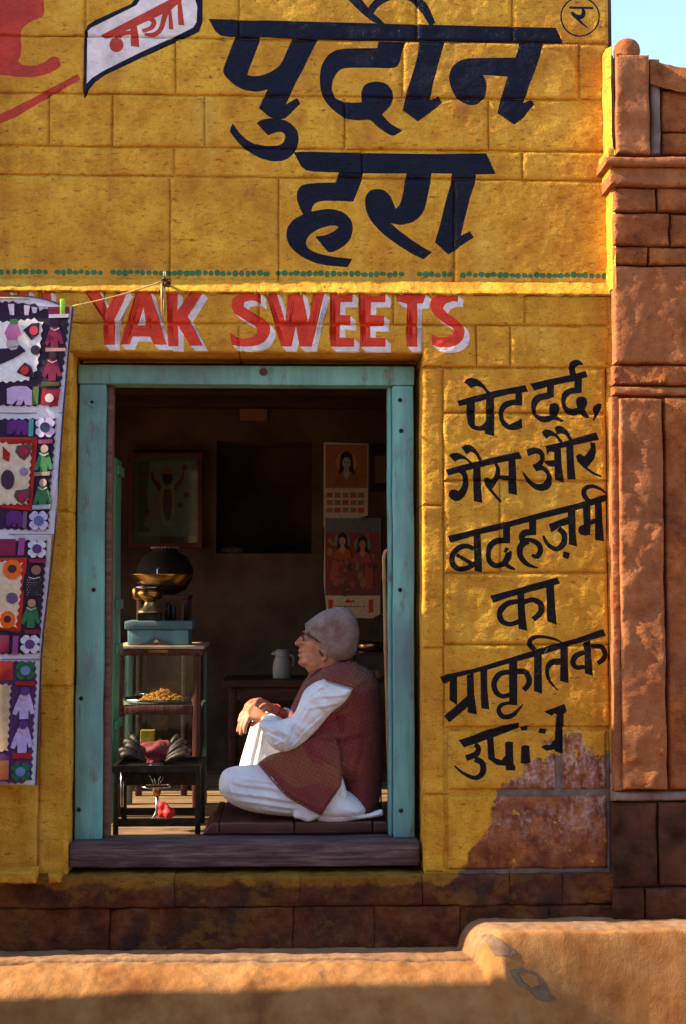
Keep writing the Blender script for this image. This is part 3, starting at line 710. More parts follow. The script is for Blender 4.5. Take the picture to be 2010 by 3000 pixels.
def warp(o, amp=.004, s=5):
    for v in o.data.vertices:
        p = v.co; v.co = p + Vector((amp * fn(p.z * s, 1.3, p.x), amp * .6 * fn(p.x * s, 4, p.z * s), amp * .5 * fn(p.x * s, 9, p.y)))
    return o
def longbox(name, a, b, mat, parent, axis=2, n=26, bev=.006):
    bm = bmesh.new(); bmesh.ops.create_cube(bm, size=1)
    for v in bm.verts: v.co = Vector([(a[i] + b[i]) / 2 + v.co[i] * (b[i] - a[i]) for i in range(3)])
    bmesh.ops.bevel(bm, geom=bm.edges[:], offset=bev, segments=2, affect='EDGES', profile=.5)
    nrm = Vector([1 if i == axis else 0 for i in range(3)])
    for i in range(1, n):
        c_ = Vector(a).lerp(Vector(b), i / n)
        bmesh.ops.bisect_plane(bm, geom=bm.verts[:] + bm.edges[:] + bm.faces[:], plane_co=c_, plane_no=nrm)
    me = bpy.data.meshes.new(name); bm.to_mesh(me); bm.free()
    o = link(name, me, mat, parent); autosmooth(o, 35); return o
zs0 = ZZ(2458, 700, YF); zs1 = ZZ(2542, 700, .03)
xl0, xl1 = XX(224, 1800, YF), XX(303, 1800, YF); xr0, xr1 = XX(1152, 1800, YF), XX(1214, 1800, YF)
zh0, zh1 = ZZ(1127, 700, YF), ZZ(1071, 700, YF)
warp(longbox('jamb', (xl0, YF, zs0), (xl1, YF + FD, zh0 - .001), M_teal, frame), .004)
warp(longbox('jamb', (xr0, YF, zs0), (xr1, YF + FD, zh0 - .001), M_teal, frame), .004)
warp(longbox('rebate_strip', (xl1 + .001, YF + .035, zs0), (XX(322, 1800, YF), YF + FD - .01, zh0 - .001), M_dwood if False else wood_mat('bare_reddish_wood', (.24, .12, .08), (.16, .07, .045), (.07, .03, .02)), frame), .003)
warp(longbox('rebate_strip', (XX(1140, 1800, YF), YF + .035, zs0), (xr0 - .001, YF + FD + .02, zh0 - .001), M_teal, frame), .003)
warp(longbox('head', (xl0 - .004, YF - .003, zh0), (xr1 + .004, YF + FD, zh1), M_teal, frame, 0), .004)
sill = warp(longbox('sill', (xl0 - .006, .035, zs1), (xr1 + .006, .25, zs0 - .001), M_sill, frame, 0, 40, .010), .009, 4)
m = MB()
for (u, v) in [(270, 1178), (275, 1728), (231, 2372), (238, 2046), (775, 1092), (1172, 1172), (1172, 1728), (1175, 2375), (1175, 1262)]:
    p = P(u, v, YF)
    m.lathe((0, 0, 0), [(.006, -.004), (.009, 0), (.007, .004), (.002, .006)], 8)
    n8 = 4 * 8
    for i in range(len(m.v) - n8, len(m.v)):
        q = m.v[i]; m.v[i] = (p.x + q[0], p.y - q[2] - .001, p.z + q[1])
m.build('nail_heads', M_iron, frame, True).data
frame.children[-1]['kind'] = 'stuff'
m = MB(); p = P(270, 1178, YF); m.box((p.x - .018, p.y - .004, p.z - .018), (p.x + .018, p.y + .001, p.z + .018), .001, Matrix.Rotation(radians(35), 3, 'Y'), (p.x, p.y, p.z)); m.build('nail_plate', M_teal, frame)
m = MB(); p = P(772, 1090, YF); m.tube([(p.x, p.y + .01, p.z), (p.x, p.y - .012, p.z)], [.018, .015], 12); m.build('bolt', M_sill, frame, True)

# ------------------------------------------------------------------ shop room
M_back = simple('sooty_plaster', (.12, .074, .044), (.045, .024, .016), 3, .95, bump=.4, bscale=20)
M_floor = simple('floor_boards', (.30, .19, .10), (.14, .08, .04), 6, .7, bump=.5, stretch=(1, 6, 1))
ZF = zs0 - .012; YB = 2.3; XL = -1.72; XRm = 1.25; ZC = 2.62
n_pl = 0
fl = thing('shop_floor', 'sunlit boarded floor of the sweet shop inside the doorway', 'floor', (0, 1, ZF)); fl['kind'] = 'structure'
y = .251
while y < YB:
    wdt = random.uniform(.085, .11)
    bo = longbox('floor_board', (XL, y, ZF - .03), (XRm, min(y + wdt - .006, YB), ZF + random.uniform(-.002, .002)), M_floor, fl, 0, 4, .003); y += wdt
m = MB(); m.box((XL - .1, .25, ZF - .2), (XRm + .1, YB + .2, ZF - .032)); m.build('floor_base', M_back, fl)
# niche opening in the back wall
nx0, nx1, nz0, nz1 = XX(634, 1450, YB), XX(914, 1450, YB), ZZ(1622, 800, YB), ZZ(1292, 800, YB)
m = MB()
m.box((XL - .1, YB, ZF - .2), (nx0, YB + .12, ZC + .1)); m.box((nx1, YB, ZF - .2), (XRm + .1, YB + .12, ZC + .1))
m.box((nx0, YB, ZF - .2), (nx1, YB + .12, nz0)); m.box((nx0, YB, nz1), (nx1, YB + .12, ZC + .1))
m.box((nx0 - .05, YB + .42, nz0 - .05), (nx1 + .05, YB + .45, nz1 + .05))
m.box((nx0 - .05, YB + .12, nz0 - .05), (nx0, YB + .42, nz1 + .05)); m.box((nx1, YB + .12, nz0 - .05), (nx1 + .05, YB + .42, nz1 + .05))
m.box((nx0, YB + .12, nz0 - .05), (nx1, YB + .42, nz0)); m.box((nx0, YB + .12, nz1), (nx1, YB + .42, nz1 + .05))
tag(m.build('back_wall', M_back), kind='structure')
m = MB(); m.box((XRm, .31, ZF - .2), (XRm + .1, YB, ZC + .1)); tag(m.build('right_wall', M_back), kind='structure')
OY0, OY1, OZ0, OZ1 = .27, 1.5, ZF, 2.12      # side opening in the left wall, the sun comes in through it
m = MB(); m.box((XL - .1, .13, ZF - .2), (XL, OY0, ZC + .1)); m.box((XL - .1, OY1, ZF - .2), (XL, YB, ZC + .1)); m.box((XL - .1, OY0, OZ1), (XL, OY1, ZC + .1)); m.box((XL - .1, OY0, ZF - .2), (XL, OY1, OZ0 - .001))
tag(m.build('left_wall', M_back), kind='structure')
m = MB(); m.box((XL - .1, .14, ZC), (XRm + .1, YB + .1, ZC + .12)); tag(m.build('ceiling', M_back), kind='structure')
# inner face of the front wall round the doorway, so the room is closed
m = MB(); m.box((XX(-105, 1700), .225, ZF - .2), (xl0, .245, ZC)); m.box((xr1, .272, ZF - .2), (XRm + .1, .302, ZC)); m.box((xl0, .272, zh1 - .0), (xr1, .302, ZC)); 
m.box((XL - .1, -.0, ZF - .6), (XX(-105, 1700) + .002, .22, 4.6))
m.box((XL - .1, .30, ZC + .13), (XRm + .1, YB + .1, 4.2))
tag(m.build('inner_wall', M_back), kind='structure')
for f in range(4):
    y = .55 + f * .5
    tag(longbox('ceiling_beam', (XL, y, ZC - .09), (XRm, y + .09, ZC - .001), M_dwood, None, 0, 3), 'dark ceiling beam across the shop, number %s back from the doorway' % ['first', 'second', 'third', 'last'][f], 'beam', 'ceiling beams')
# pier added out of view at the left, casts shade along the wall base
kk = MB(); kk.box((-2.25, -.125, -.02), (XL - .11, .04, 2.86), .01); o = kk.build('shade_pier', M_brown); tag(o, 'added pier out of view at the far left, shading the foot of the shopfront', 'pier')
# open green door leaf inside
lf = thing('door_leaf', 'old green plank door leaf folded back inside the left jamb', 'door', (-.77, .3, .6))
xg = XX(345, 1800, .62)
for i, (ya, yb, mt) in enumerate([(.50, .61, M_green_leaf), (.615, .72, M_green_leaf)]):
    warp(longbox('plank', (xg - .03, ya, ZF + .01), (xg, yb, ZZ(1345, 340, .6)), mt, lf), .003)
for v in (1380, 1770, 1900, 2120):
    z = ZZ(v, 340, .6); m = MB(); m.box((xg + .0005, .51, z - .02), (xg + .014, .71, z + .02), .003); m.build('batten', M_green_leaf, lf)
kk = MB(); kk.box((-2.95, -2.2, -.15), (-2.6, -.40, 2.16), .01); o = kk.build('shade_wall', M_brown); tag(o, 'added brown wall out of view at the far left, shading the platform front', 'wall')  # unseen wall, added so its shadow falls across the platform front
# opposite houses across the lane behind the camera
M_opp = simple('opposite_plaster', (.34, .22, .12), (.26, .15, .08), 2, .9, bump=.2)
m = MB(); m.box((-9, -12.0, -.12), (9, -8.8, 4.6)); o = m.build('opposite_house', M_opp); tag(o, 'sand coloured house front across the lane behind the viewer', 'house')
# ------------------------------------------------------------------ fabrics and flat prints
_mc = {}
def flat(c, rough=.85, bump=.25, sc=60, var=.75, metal=0.0):
    key = (c, rough, metal, sc)
    if key not in _mc: _mc[key] = simple('cloth_%d' % len(_mc), c, tuple(x * var for x in c), sc, rough, metal, bump=bump, bdist=.002)
    return _mc[key]
def sheet(name, poly, mat, parent, yfun, thick=.002, step=.02, smooth=True):
    """thin slab with the given outline (x,z) lying on the surface y = yfun(x,z)"""
    if ccw(poly) < 0: poly = poly[::-1]
    x0 = min(p[0] for p in poly); x1 = max(p[0] for p in poly); z0 = min(p[1] for p in poly); z1 = max(p[1] for p in poly)
    V = [Vector(p) for p in poly]; F = [list(range(len(poly)))]
    i = x0 + step * .5
    while i < x1:
        j = z0 + step * .5
        while j < z1:
            if pip((i, j), poly): V.append(Vector((i, j)))
            j += step
        i += step
    VV, E, FF, a, b, oo = delaunay_2d_cdt(V, [], F, 0, 1e-6, True)
    fs = [tuple(f) for f, o in zip(FF, oo) if 0 in o]
    vs = [(p.x, yfun(p.x, p.y), p.y) for p in VV]; n = len(vs)
    vs += [(x, y + thick, z) for x, y, z in vs]
    cnt = {}
    for f in fs:
        for q in range(3): cnt[(f[q], f[(q + 1) % 3])] = 1
    F3 = list(fs) + [tuple(i + n for i in f[::-1]) for f in fs]
    for (a_, b_) in cnt:
        if (b_, a_) not in cnt: F3.append((b_, a_, a_ + n, b_ + n))
    o = mk(name, vs, F3, mat, parent, None, smooth)
    if smooth:
        try: o.data.set_sharp_from_angle(angle=radians(50))
        except Exception: pass
    return o
# ------------------------------------------------------------------ patchwork hanging at the left edge
YQ = -.108
def qy(x, z):
    top = ZZ(880, 100, YQ)
    d = max(0, top - z)
    return YQ + .012 * sin(x * 21 + z * 2.2) * min(1, .3 + d) + .014 * fbm(x, z, 2.6, 4, 2) + .006 * sin(z * 9 + x * 14 + 3 * fbm(x, z, 2, 6, 2)) + .0022 * fbm(x, z, 22, 8, 2)
def K(pts, dy=0.0): 
    out = []
    for (x, y) in pts:
        p = P(x / 2.925, 850 + (y + dy) / 2.925, YQ); out.append((p.x, p.z))
    return out
quilt = thing('patchwork_hanging', 'bright appliqué patchwork hanging of dolls and flowers pegged to a line at the left edge', 'wall hanging', (-1.3, YQ, 2.4))
QW, QN, QR, QM, QG, QL, QP, QT, QC, QB, QO = (.74,.70,.72), (.024,.010,.034), (.33,.012,.012), (.20,.010,.05), (.030,.14,.055), (.50,.36,.62), (.10,.015,.15), (.05,.28,.28), (.26,.008,.025), (.08,.13,.30), (.75,.13,.012)
QS = (.62,.50,.36)
edge = [(-260,60),(60,52),(260,62),(400,90),(500,130),(545,150),(622,145),(575,620),(540,1050),(505,1560),(465,2090),(440,2110),(395,2650),(345,3150),(322,3700),(305,4230),(300,4245),(-260,4230)]
sheet('backing_cloth', K(edge), flat((.55,.52,.60), .9, .5, 90, .85), quilt, qy, .006, .025)
# border strips, dark edging and seams
def band(pts, w_, col, lift, name='border'):
    for q in [stroke([(x, y, w_) for x, y in pts], 2)]:
        L = [s[0] for s in q] + [q[-1][1]]; R = [s[3] for s in q] + [q[-1][2]]
        sheet(name, K(L + R[::-1]), flat(col), quilt, lambda x, z: qy(x, z) - lift, .003, .03)
band([(630,150),(583,620),(548,1050),(513,1560),(472,2090),(402,2650),(352,3150),(328,3700),(312,4240)], 14, (.05,.035,.07), .004, 'edging')
band([(-260,60),(60,50),(260,58),(400,84),(520,128)], 12, (.05,.035,.07), .004, 'edging')
for ys_, xe in ((1050, 540), (2090, 462), (3160, 350)): band([(-260, ys_), (xe, ys_ + 4)], 7, (.20,.17,.20), .0035, 'seam')
def zig(pts, amp=14, n=None):
    out = []
    for i in range(len(pts)):
        a = pts[i]; b = pts[(i + 1) % len(pts)]; l = math.hypot(b[0] - a[0], b[1] - a[1]); k_ = max(1, int(l / 55))
        for j in range(k_):
            t = j / k_; out.append((a[0] + (b[0] - a[0]) * t, a[1] + (b[1] - a[1]) * t))
            t = (j + .5) / k_; out.append((a[0] + (b[0] - a[0]) * t - (b[1] - a[1]) / l * amp, a[1] + (b[1] - a[1]) * t + (b[0] - a[0]) / l * amp))
    return out
lv = [0]
def pt(name, pts, col, lift=1, dy=0.0, z=False):
    lv[0] += 1
    if z: pts = zig(pts, 16)
    lf_ = .0035 * lift + .00003 * lv[0]
    mt = flat(col)
    sheet(name, K(pts, dy), mt, quilt, lambda x, z: qy(x, z) - lf_, .0032, .03)
def flower(cx, cy, R, col, cc, dy=0.0, diag=True, lift=2):
    pl = []
    for i in range(48):
        a = 2 * pi * i / 48; c_ = abs(sin(2 * a)) if diag else abs(cos(2 * a))
        rr = R * (.50 + .50 * c_ ** .55) * (1 - .10 * max(0, c_ - .93) / .07)
        pl.append((cx + rr * cos(a), cy + rr * sin(a)))
    pt('flower', pl, col, lift, dy); pt('flower_centre', circ(cx, cy, R * .43, 20), cc, lift + 1, dy)
def doll(cx, cy, s, col, head, dy=0.0, lift=2):
    pt('doll', [(cx - 35*s, cy - 60*s), (cx - 10*s, cy - 100*s), (cx + 25*s, cy - 95*s), (cx + 45*s, cy - 50*s), (cx + 70*s, cy + 50*s), (cx + 78*s, cy + 80*s), (cx + 45*s, cy + 85*s), (cx + 32*s, cy + 40*s), (cx + 28*s, cy + 120*s), (cx - 35*s, cy + 122*s), (cx - 38*s, cy + 50*s), (cx - 60*s, cy + 92*s), (cx - 88*s, cy + 80*s), (cx - 70*s, cy + 20*s)], col, lift, dy)
    pt('doll_head', circ(cx + 5*s, cy - 92*s, 34*s, 10), head, lift + 1, dy)
    pt('collar_stitch', [(cx - 40*s, cy - 58*s), (cx, cy - 38*s), (cx + 40*s, cy - 55*s), (cx + 40*s, cy - 47*s), (cx, cy - 28*s), (cx - 40*s, cy - 50*s)], (.5,.42,.42), lift + 1, dy)
def elephant(x0, y0, w_, h_, col, dy=0.0):
    q = [(0,.15),(.25,.02),(.5,.0),(.8,.03),(1,.25),(1,1),(.72,.97),(.66,.70),(.56,.97),(.34,.96),(.44,.66),(.2,.95),(.0,.9)]
    pt('elephant', [(x0 + a * w_, y0 + b * h_) for a, b in q], col, 2, dy)
# panel one
pt('ground_patch', [(-260,95),(110,92),(200,110),(300,115),(420,165),(600,185),(598,300),(568,560),(530,820),(505,995),(440,1010),(380,990),(300,1000),(60,995),(-260,990)], QN, 1, z=True)
pt('white_motif', [(-260,260),(60,262),(300,240),(380,280),(362,420),(345,560),(320,690),(250,780),(60,800),(-260,790)], QW, 2, z=True)
pt('black_triangle', [(-40,505),(60,500),(170,470),(220,520),(110,590),(-40,660)], QN, 3)
pt('black_triangle', [(200,345),(275,290),(345,285),(335,380),(270,430)], QN, 3); pt('red_flower', circ(295, 350, 40, 9), (.42,.03,.07), 4)
pt('black_triangle', [(145,705),(175,660),(215,620),(270,655),(300,750),(220,742)], QN, 3); pt('red_flower', circ(215, 690, 38, 9), QR, 4)
pt('black_spot', circ(305, 515, 42, 9), QN, 3)
pt('doll_skirt', [(60,415),(150,418),(158,500),(100,518),(52,480)], (.45,.36,.42), 3); pt('pink_doll', [(80,290),(160,300),(185,380),(150,400),(150,422),(60,418),(42,368)], (.42,.12,.30), 4); pt('doll_hat', [(90,252),(155,250),(160,292),(90,302)], QG, 4)
elephant(62, 822, 215, 168, QL); pt('stitched_strip', [(285,832),(340,828),(330,985),(278,982)], (.07,.13,.03), 2)
for q in ([(210,132),(262,140),(248,218),(212,215)], [(275,148),(325,155),(315,200),(285,202)], [(335,142),(412,145),(345,186)], [(70,120),(125,120),(122,215),(85,212)]): pt('lavender_shape', q, (.45,.38,.55), 2)
pt('crimson_patch', [(415,150),(600,150),(600,208),(420,210)], QM, 2)
doll(475, 385, 1.0, QM, QN); doll(455, 660, 1.0, QM, QN)
pt('bar_patch', [(425,215),(596,213),(594,244),(424,246)], (.5,.42,.5), 3); pt('bar_patch', [(395,500),(570,503),(566,530),(395,530)], (.48,.24,.20), 3); pt('bar_patch', [(362,790),(520,792),(516,828),(362,830)], (.06,.07,.03), 3)
pt('crimson_patch', [(368,850),(525,850),(500,1000),(358,985)], QC, 2); pt('white_spot', circ(432, 932, 38, 18), (.6,.5,.5), 3)
# panel two
pt('ground_patch', [(-260,1100),(280,1095),(490,1100),(480,1300),(452,1600),(430,1880),(418,2050),(300,2060),(-260,2050)], QN, 1, z=True)
pt('red_frame', [(-260,1265),(325,1265),(268,1890),(-260,1895)], QR, 2)
pt('white_motif', [(-260,1300),(60,1300),(280,1320),(265,1560),(235,1840),(-260,1850)], QS, 3, z=True)
for (cx, cy, R) in ((207, 1385, 74), (192, 1765, 70)): pt('dark_ring', [(cx - R, cy + R*.0), (cx - R*.8, cy - R*.7), (cx, cy - R*.8), (cx + R*.95, cy - R), (cx + R*.8, cy + R*.1), (cx, cy + R), (cx - R*.6, cy + R*.6)], (.10,.05,.05), 4); pt('crimson_spot', circ(cx, cy, R * .56, 18), (.28,.012,.045), 5)
pt('lavender_spot', circ(203, 1555, 36, 8), (.26,.17,.38), 4); pt('dark_blob', circ(70, 1625, 55, 14, 85), (.05,.02,.05), 4); pt('red_wedge', [(30,1340),(90,1400),(80,1470),(30,1450)], QR, 4)
elephant(60, 1110, 185, 132, QP); pt('stitched_strip', [(248,1105),(292,1105),(285,1255),(245,1252)], QT, 2); flower(392, 1180, 100, (.52,.44,.66), (.015,.03,.09))
pt('bar_patch', [(335,1285),(460,1285),(455,1318),(335,1318)], (.25,.03,.14), 3)
doll(382, 1455, 1.02, QG, (.38,.24,.20)); doll(368, 1745, 1.02, QG, (.38,.24,.22))
pt('bar_patch', [(295,1560),(440,1558),(436,1592),(294,1594)], (.20,.15,.10), 3); pt('bar_patch', [(275,1842),(436,1838),(430,1876),(276,1880)], (.35,.38,.42), 3)
elephant(60, 1892, 135, 140, QP); pt('stitched_strip', [(198,1895),(230,1895),(222,2040),(194,2040)], (.14,.10,.14), 2); flower(330, 1975, 98, (.48,.40,.62), QB, diag=True)
# panel three
D3 = 2193.75
pt('ground_patch', [(-260,2140),(120,2135),(405,2140),(392,2300),(375,2600),(350,2900),(340,3110),(200,3125),(-260,3120)], QN, 1, z=True)
pt('crimson_patch', [(-60,-60),(138,-60),(135,80),(-60,80)], QM, 2, D3); pt('stitched_strip', [(165,-70),(215,-70),(203,78),(155,78)], (.30,.05,.22), 2, D3); flower(315, 22, 92, (.58,.58,.64), (.10,.03,.17), D3)
pt('bar_patch', [(250,105),(396,105),(390,145),(248,140)], QM, 3, D3)
pt('red_frame', [(-260,98),(232,98),(178,738),(-260,745)], (.45,.02,.008), 2, D3); pt('white_motif', [(-260,125),(60,125),(200,140),(188,400),(150,700),(-260,705)], (.66,.52,.36), 3, D3, z=True)
for (cx, cy, R) in ((118, 200, 76), (75, 630, 66)): pt('orange_petal', circ(cx, cy, R, 10, R * 1.15), QO, 4, D3); pt('dark_spot', circ(cx, cy - 5, R * .45, 16), (.06,.015,.03), 5, D3)
pt('purple_spot', circ(115, 445, 48, 12), (.14,.08,.20), 4, D3)
pt('spotted_dress', [(228,275),(355,280),(365,340),(352,430),(225,430),(215,340)], (.02,.016,.02), 2, D3); pt('doll_head', circ(310, 205, 42, 9), (.26,.12,.07), 3, D3)
for i in range(6):
    for j in range(7): 
        if (i + j) % 2 == 0: pass
spots = MB()
for i in range(6):
    for j in range(7):
        q = K([(236 + i * 22 + (j % 2) * 8, 290 + j * 21)], D3)[0]; y_ = qy(*q) - .0085
        spots.ball((q[0], y_, q[1]), (.0022, .0012, .0022), 3)
spots.build('white_dots', flat((.35,.33,.40)), quilt)['kind'] = 'stuff'
pt('collar_stitch', [(245,262),(290,275),(345,262),(345,270),(290,284),(245,270)], (.45,.42,.45), 3, D3)
doll(268, 580, 1.0, (.030,.15,.05), (.45,.22,.12), D3)
pt('bar_patch', [(215,715),(356,712),(350,752),(218,750)], QM, 3, D3); flower(260, 840, 94, (.56,.56,.64), (.10,.04,.18), D3); pt('stitched_strip', [(118,768),(166,768),(152,930),(108,930)], (.28,.06,.24), 2, D3)
pt('crimson_patch', [(-60,770),(86,760),(80,905),(-60,920)], QM, 2, D3)
# panel four
pt('ground_patch', [(-260,985),(140,980),(305,985),(318,1170),(300,1400),(288,1700),(285,2000),(200,2030),(-260,2030)], (.07,.02,.10), 1, D3, z=True)
flower(220, 1065, 94, (.022,.12,.045), (.13,.22,.42), D3); flower(188, 1925, 92, (.022,.11,.045), (.12,.20,.42), D3)
pt('bar_patch', [(135,1160),(308,1155),(300,1196),(140,1190)], (.32,.012,.012), 3, D3); pt('bar_patch', [(122,1765),(276,1765),(270,1816),(120,1812)], (.32,.012,.012), 3, D3)
doll(212, 1345, 1.12, (.44,.34,.60), (.10,.03,.17), D3); doll(200, 1630, 1.12, (.44,.34,.60), (.10,.03,.17), D3)
pt('tan_motif', [(-260,1170),(60,1175),(112,1185),(100,1300),(95,1500),(85,1750),(-260,1790)], (.50,.36,.22), 2, D3, z=True)
pt('red_patch', [(-60,985),(120,985),(118,1145),(-60,1150)], (.30,.02,.012), 2, D3); pt('red_patch', [(-60,1830),(90,1830),(88,1990),(-60,1995)], (.22,.06,.02), 2, D3)
# line, nail with loose thread, peg
M_rope = simple('pale_cord', (.62, .42, .16), (.40, .22, .07), 80, .8)
pa = P(213, 897, YQ); pb = P(482, 822, -.05); m = MB()
m.tube([pa + (pb - pa) * t + Vector((0, 0, -.008 * sin(pi * t))) for t in [i / 14 for i in range(15)]] , .0032, 6)
m.tube([P(-160, 868, YQ), P(60, 874, YQ - .004), P(213, 897, YQ)], .003, 6)
o = m.build('clothes_line', M_rope, None, True); tag(o, 'thin pale cord running from the hanging up to a nail above the doorway', 'cord')
nl = thing('wall_nail', 'nail knotted with rope at the lintel ledge, loose strands dangling', 'nail', (pb.x, pb.y, pb.z))
m = MB(); m.tube([(pb.x + .004, .02, pb.z), (pb.x, -.07, pb.z + .004)], .006, 8); m.build('nail', M_iron, nl, True)
m = MB()
for i in range(9):
    c = Vector((pb.x + .012 + random.uniform(-.014, .014), -.045 + random.uniform(-.012, .012), pb.z + random.uniform(-.018, .012)))
    m.tube([Vector((pb.x + (c.x - pb.x) * .7, c.y, pb.z + (c.z - pb.z) * .7)) + Vector((.010 * cos(a), .008 * sin(a * 1.3), .010 * sin(a))) for a in [j * .7 for j in range(9)]], .0032, 5)
m.build('rope_knot', simple('dark_rope', (.16, .07, .025), (.05, .02, .01), 60, .9), nl, True)
m = MB()
for i in range(22):
    x = pb.x - .008 + random.uniform(-.006, .012); l = random.uniform(.06, .16); d = random.uniform(-.012, .012)
    m.tube([(x, -.045, pb.z - .005), (x + d * .2, -.05 + random.uniform(-.006, .006), pb.z - l * .5), (x + d, -.045, pb.z - l)], [.0022, .0020, .0012], 5)
for i in range(3): m.tube([(pb.x, -.05, pb.z), (pb.x + random.uniform(-.004, .008), -.055, pb.z + .02), (pb.x + random.uniform(-.010, .004), -.05, pb.z + .035)], .0018, 5)
m.build('loose_strands', M_rope, nl, True)
pg = thing('clothes_peg', 'lime green plastic peg clipping the patchwork to the line', 'clothes peg', tuple(P(184, 900, YQ - .02)))
M_lime = flat((.28,.52,.04), .35, 0)
p = P(184, 900, YQ - .012)
for s_ in (-1, 1):
    m = MB(); m.box((p.x - .010, p.y + s_ * .004 - .003, p.z - .030), (p.x + .010, p.y + s_ * .004 + .003, p.z + .032), .0025); m.build('peg_half', M_lime, pg, True)
m = MB(); m.tube([(p.x - .009, p.y, p.z + .006), (p.x + .009, p.y, p.z + .006)], .0055, 8); m.build('spring', M_iron, pg, True)

# ------------------------------------------------------------------ back of the shop
def print_poly(name, pts, col, parent, Y, lift, rough=.8):
    q = [(P(u, v, Y).x, P(u, v, Y).z) for u, v in pts]
    col = tuple(min(.8, c * 1.9) for c in col)
    return sheet(name, q, flat(col, rough, .05), parent, lambda x, z: Y - lift, .0008, .2, False)
def rectp(u0, v0, u1, v1): return [(u0, v0), (u1, v0), (u1, v1), (u0, v1)]
def seated_figure(parent, cx, cy, s, skin, robe, Y, base=.003, halo=(.30, .16, .05)):
    L = lambda pts: [(cx + a * s, cy + b * s) for a, b in pts]
    print_poly('halo', circ(cx, cy - 20 * s, 30 * s, 20), halo, parent, Y, base)
    print_poly('hair', L([(-16,-42),(0,-52),(16,-42),(20,0),(26,24),(-26,24),(-20,0)]), (.02,.012,.02), parent, Y, base + .001)
    print_poly('robe', L([(-14,8),(14,8),(30,20),(34,48),(-34,48),(-30,20)]), robe, parent, Y, base + .002)
    print_poly('face', circ(cx, cy - 18 * s, 12 * s, 14, 16 * s), skin, parent, Y, base + .003)
    print_poly('neck', L([(-6,-6),(6,-6),(10,14),(0,30),(-10,14)]), skin, parent, Y, base + .0035)
    for a in (-5, 5): print_poly('eye', circ(cx + a * s, cy - 19 * s, 2.2 * s, 6, 1.2 * s), (.01,.01,.01), parent, Y, base + .0045)
    print_poly('mouth', circ(cx, cy - 9 * s, 3.4 * s, 6, 1.2 * s), (.3,.02,.02), parent, Y, base + .0045)
pic = thing('framed_picture', 'large framed devotional print under glass on the back wall', 'picture', tuple(P(485, 1600, YB)))
Y = YB - .03
a, b = P(377, 1604, Y), P(594, 1325, Y)
M_redwood = simple('red_brown_frame', (.13, .03, .018), (.06, .012, .008), 10, .5)
for nm, A, B in [('frame_side', (a.x, Y - .012, a.z), (a.x + .025, Y + .02, b.z)), ('frame_side', (b.x - .025, Y - .012, a.z), (b.x, Y + .02, b.z)), ('frame_rail', (a.x + .026, Y - .012, a.z), (b.x - .026, Y + .02, a.z + .025)), ('frame_rail', (a.x + .026, Y - .012, b.z - .025), (b.x - .026, Y + .02, b.z))]:
    m = MB(); m.box(A, B, .003); m.build(nm, M_redwood, pic)
m = MB(); m.box((a.x + .02, Y + .004, a.z + .02), (b.x - .02, Y + .015, b.z - .02)); m.build('print_sheet', flat((.26,.25,.22), .4, .05), pic)
print_poly('blue_ground', rectp(404, 1350, 574, 1570), (.19,.22,.20), pic, Y, .0)
print_poly('green_drape', [(404,1350),(440,1350),(432,1440),(440,1560),(404,1560)], (.09,.10,.05), pic, Y, .001)
print_poly('white_robe', [(470,1420),(512,1420),(530,1470),(548,1545),(420,1545),(444,1470)], (.22,.19,.15), pic, Y, .0015)
print_poly('garland', [(474,1425),(508,1425),(514,1480),(503,1540),(478,1540),(466,1480)], (.30,.28,.20), pic, Y, .002)
print_poly('inner_cloth', [(481,1432),(501,1432),(505,1480),(498,1525),(484,1525),(476,1480)], (.12,.07,.03), pic, Y, .0025)
print_poly('dark_face', circ(491, 1400, 15, 14, 20), (.03,.015,.015), pic, Y, .003)
print_poly('crown', [(474,1388),(491,1362),(508,1388)], (.28,.12,.03), pic, Y, .0035)
print_poly('red_arm', [(508,1425),(530,1400),(534,1380),(540,1382),(538,1405),(516,1440)], (.16,.02,.015), pic, Y, .0025); print_poly('red_arm', [(474,1425),(452,1402),(448,1380),(442,1382),(444,1408),(466,1440)], (.16,.02,.015), pic, Y, .0025)
for (u, v) in [(415, 1390), (418, 1440), (540, 1370), (545, 1450), (528, 1480), (430, 1500)]: print_poly('red_blossom', circ(u, v, 9, 8), (.22,.02,.02), pic, Y, .002)
print_poly('cream_corner', rectp(552, 1570, 576, 1597), (.55,.42,.22), pic, Y, .001); print_poly('caption_strip', rectp(470, 1572, 540, 1592), (.10,.05,.03), pic, Y, .001)
glass_m = NT('pane_glass'); gm = glass_m
tr = gm.n.new('ShaderNodeBsdfTransparent'); gl = gm.n.new('ShaderNodeBsdfGlossy'); gl.inputs['Roughness'].default_value = .08
tr.inputs[0].default_value = (.88, .93, .90, 1)
mx = gm.n.new('ShaderNodeMixShader'); fr = gm.n.new('ShaderNodeFresnel'); fr.inputs[0].default_value = 1.5
gm.l.new(gm.math('ADD', fr.outputs[0], gm.math('MULTIPLY', gm.ramp(gm.noise(9, 6, .7), [(.45, 0.0), (.75, 1.0)]), .06)), mx.inputs[0]); gm.l.new(tr.outputs[0], mx.inputs[1]); gm.l.new(gl.outputs[0], mx.inputs[2]); gm.l.new(mx.outputs[0], gm.out.inputs[0])
M_glass = gm.mat
m = MB(); m.box((a.x + .024, Y - .011, a.z + .024), (b.x - .024, Y - .009, b.z - .024)); m.build('glass', M_glass, pic)
sp = thing('small_frame', 'small square brown framed panel high on the back wall', 'picture', tuple(P(740, 1235, YB)))
a, b = P(696, 1238, YB), P(788, 1166, YB)
m = MB(); m.box((a.x, YB - .025, a.z), (b.x, YB - .001, b.z), .003); m.build('frame', M_redwood, sp)
print_poly('panel', rectp(703, 1174, 781, 1232), (.17,.075,.04), sp, YB - .025, .001)
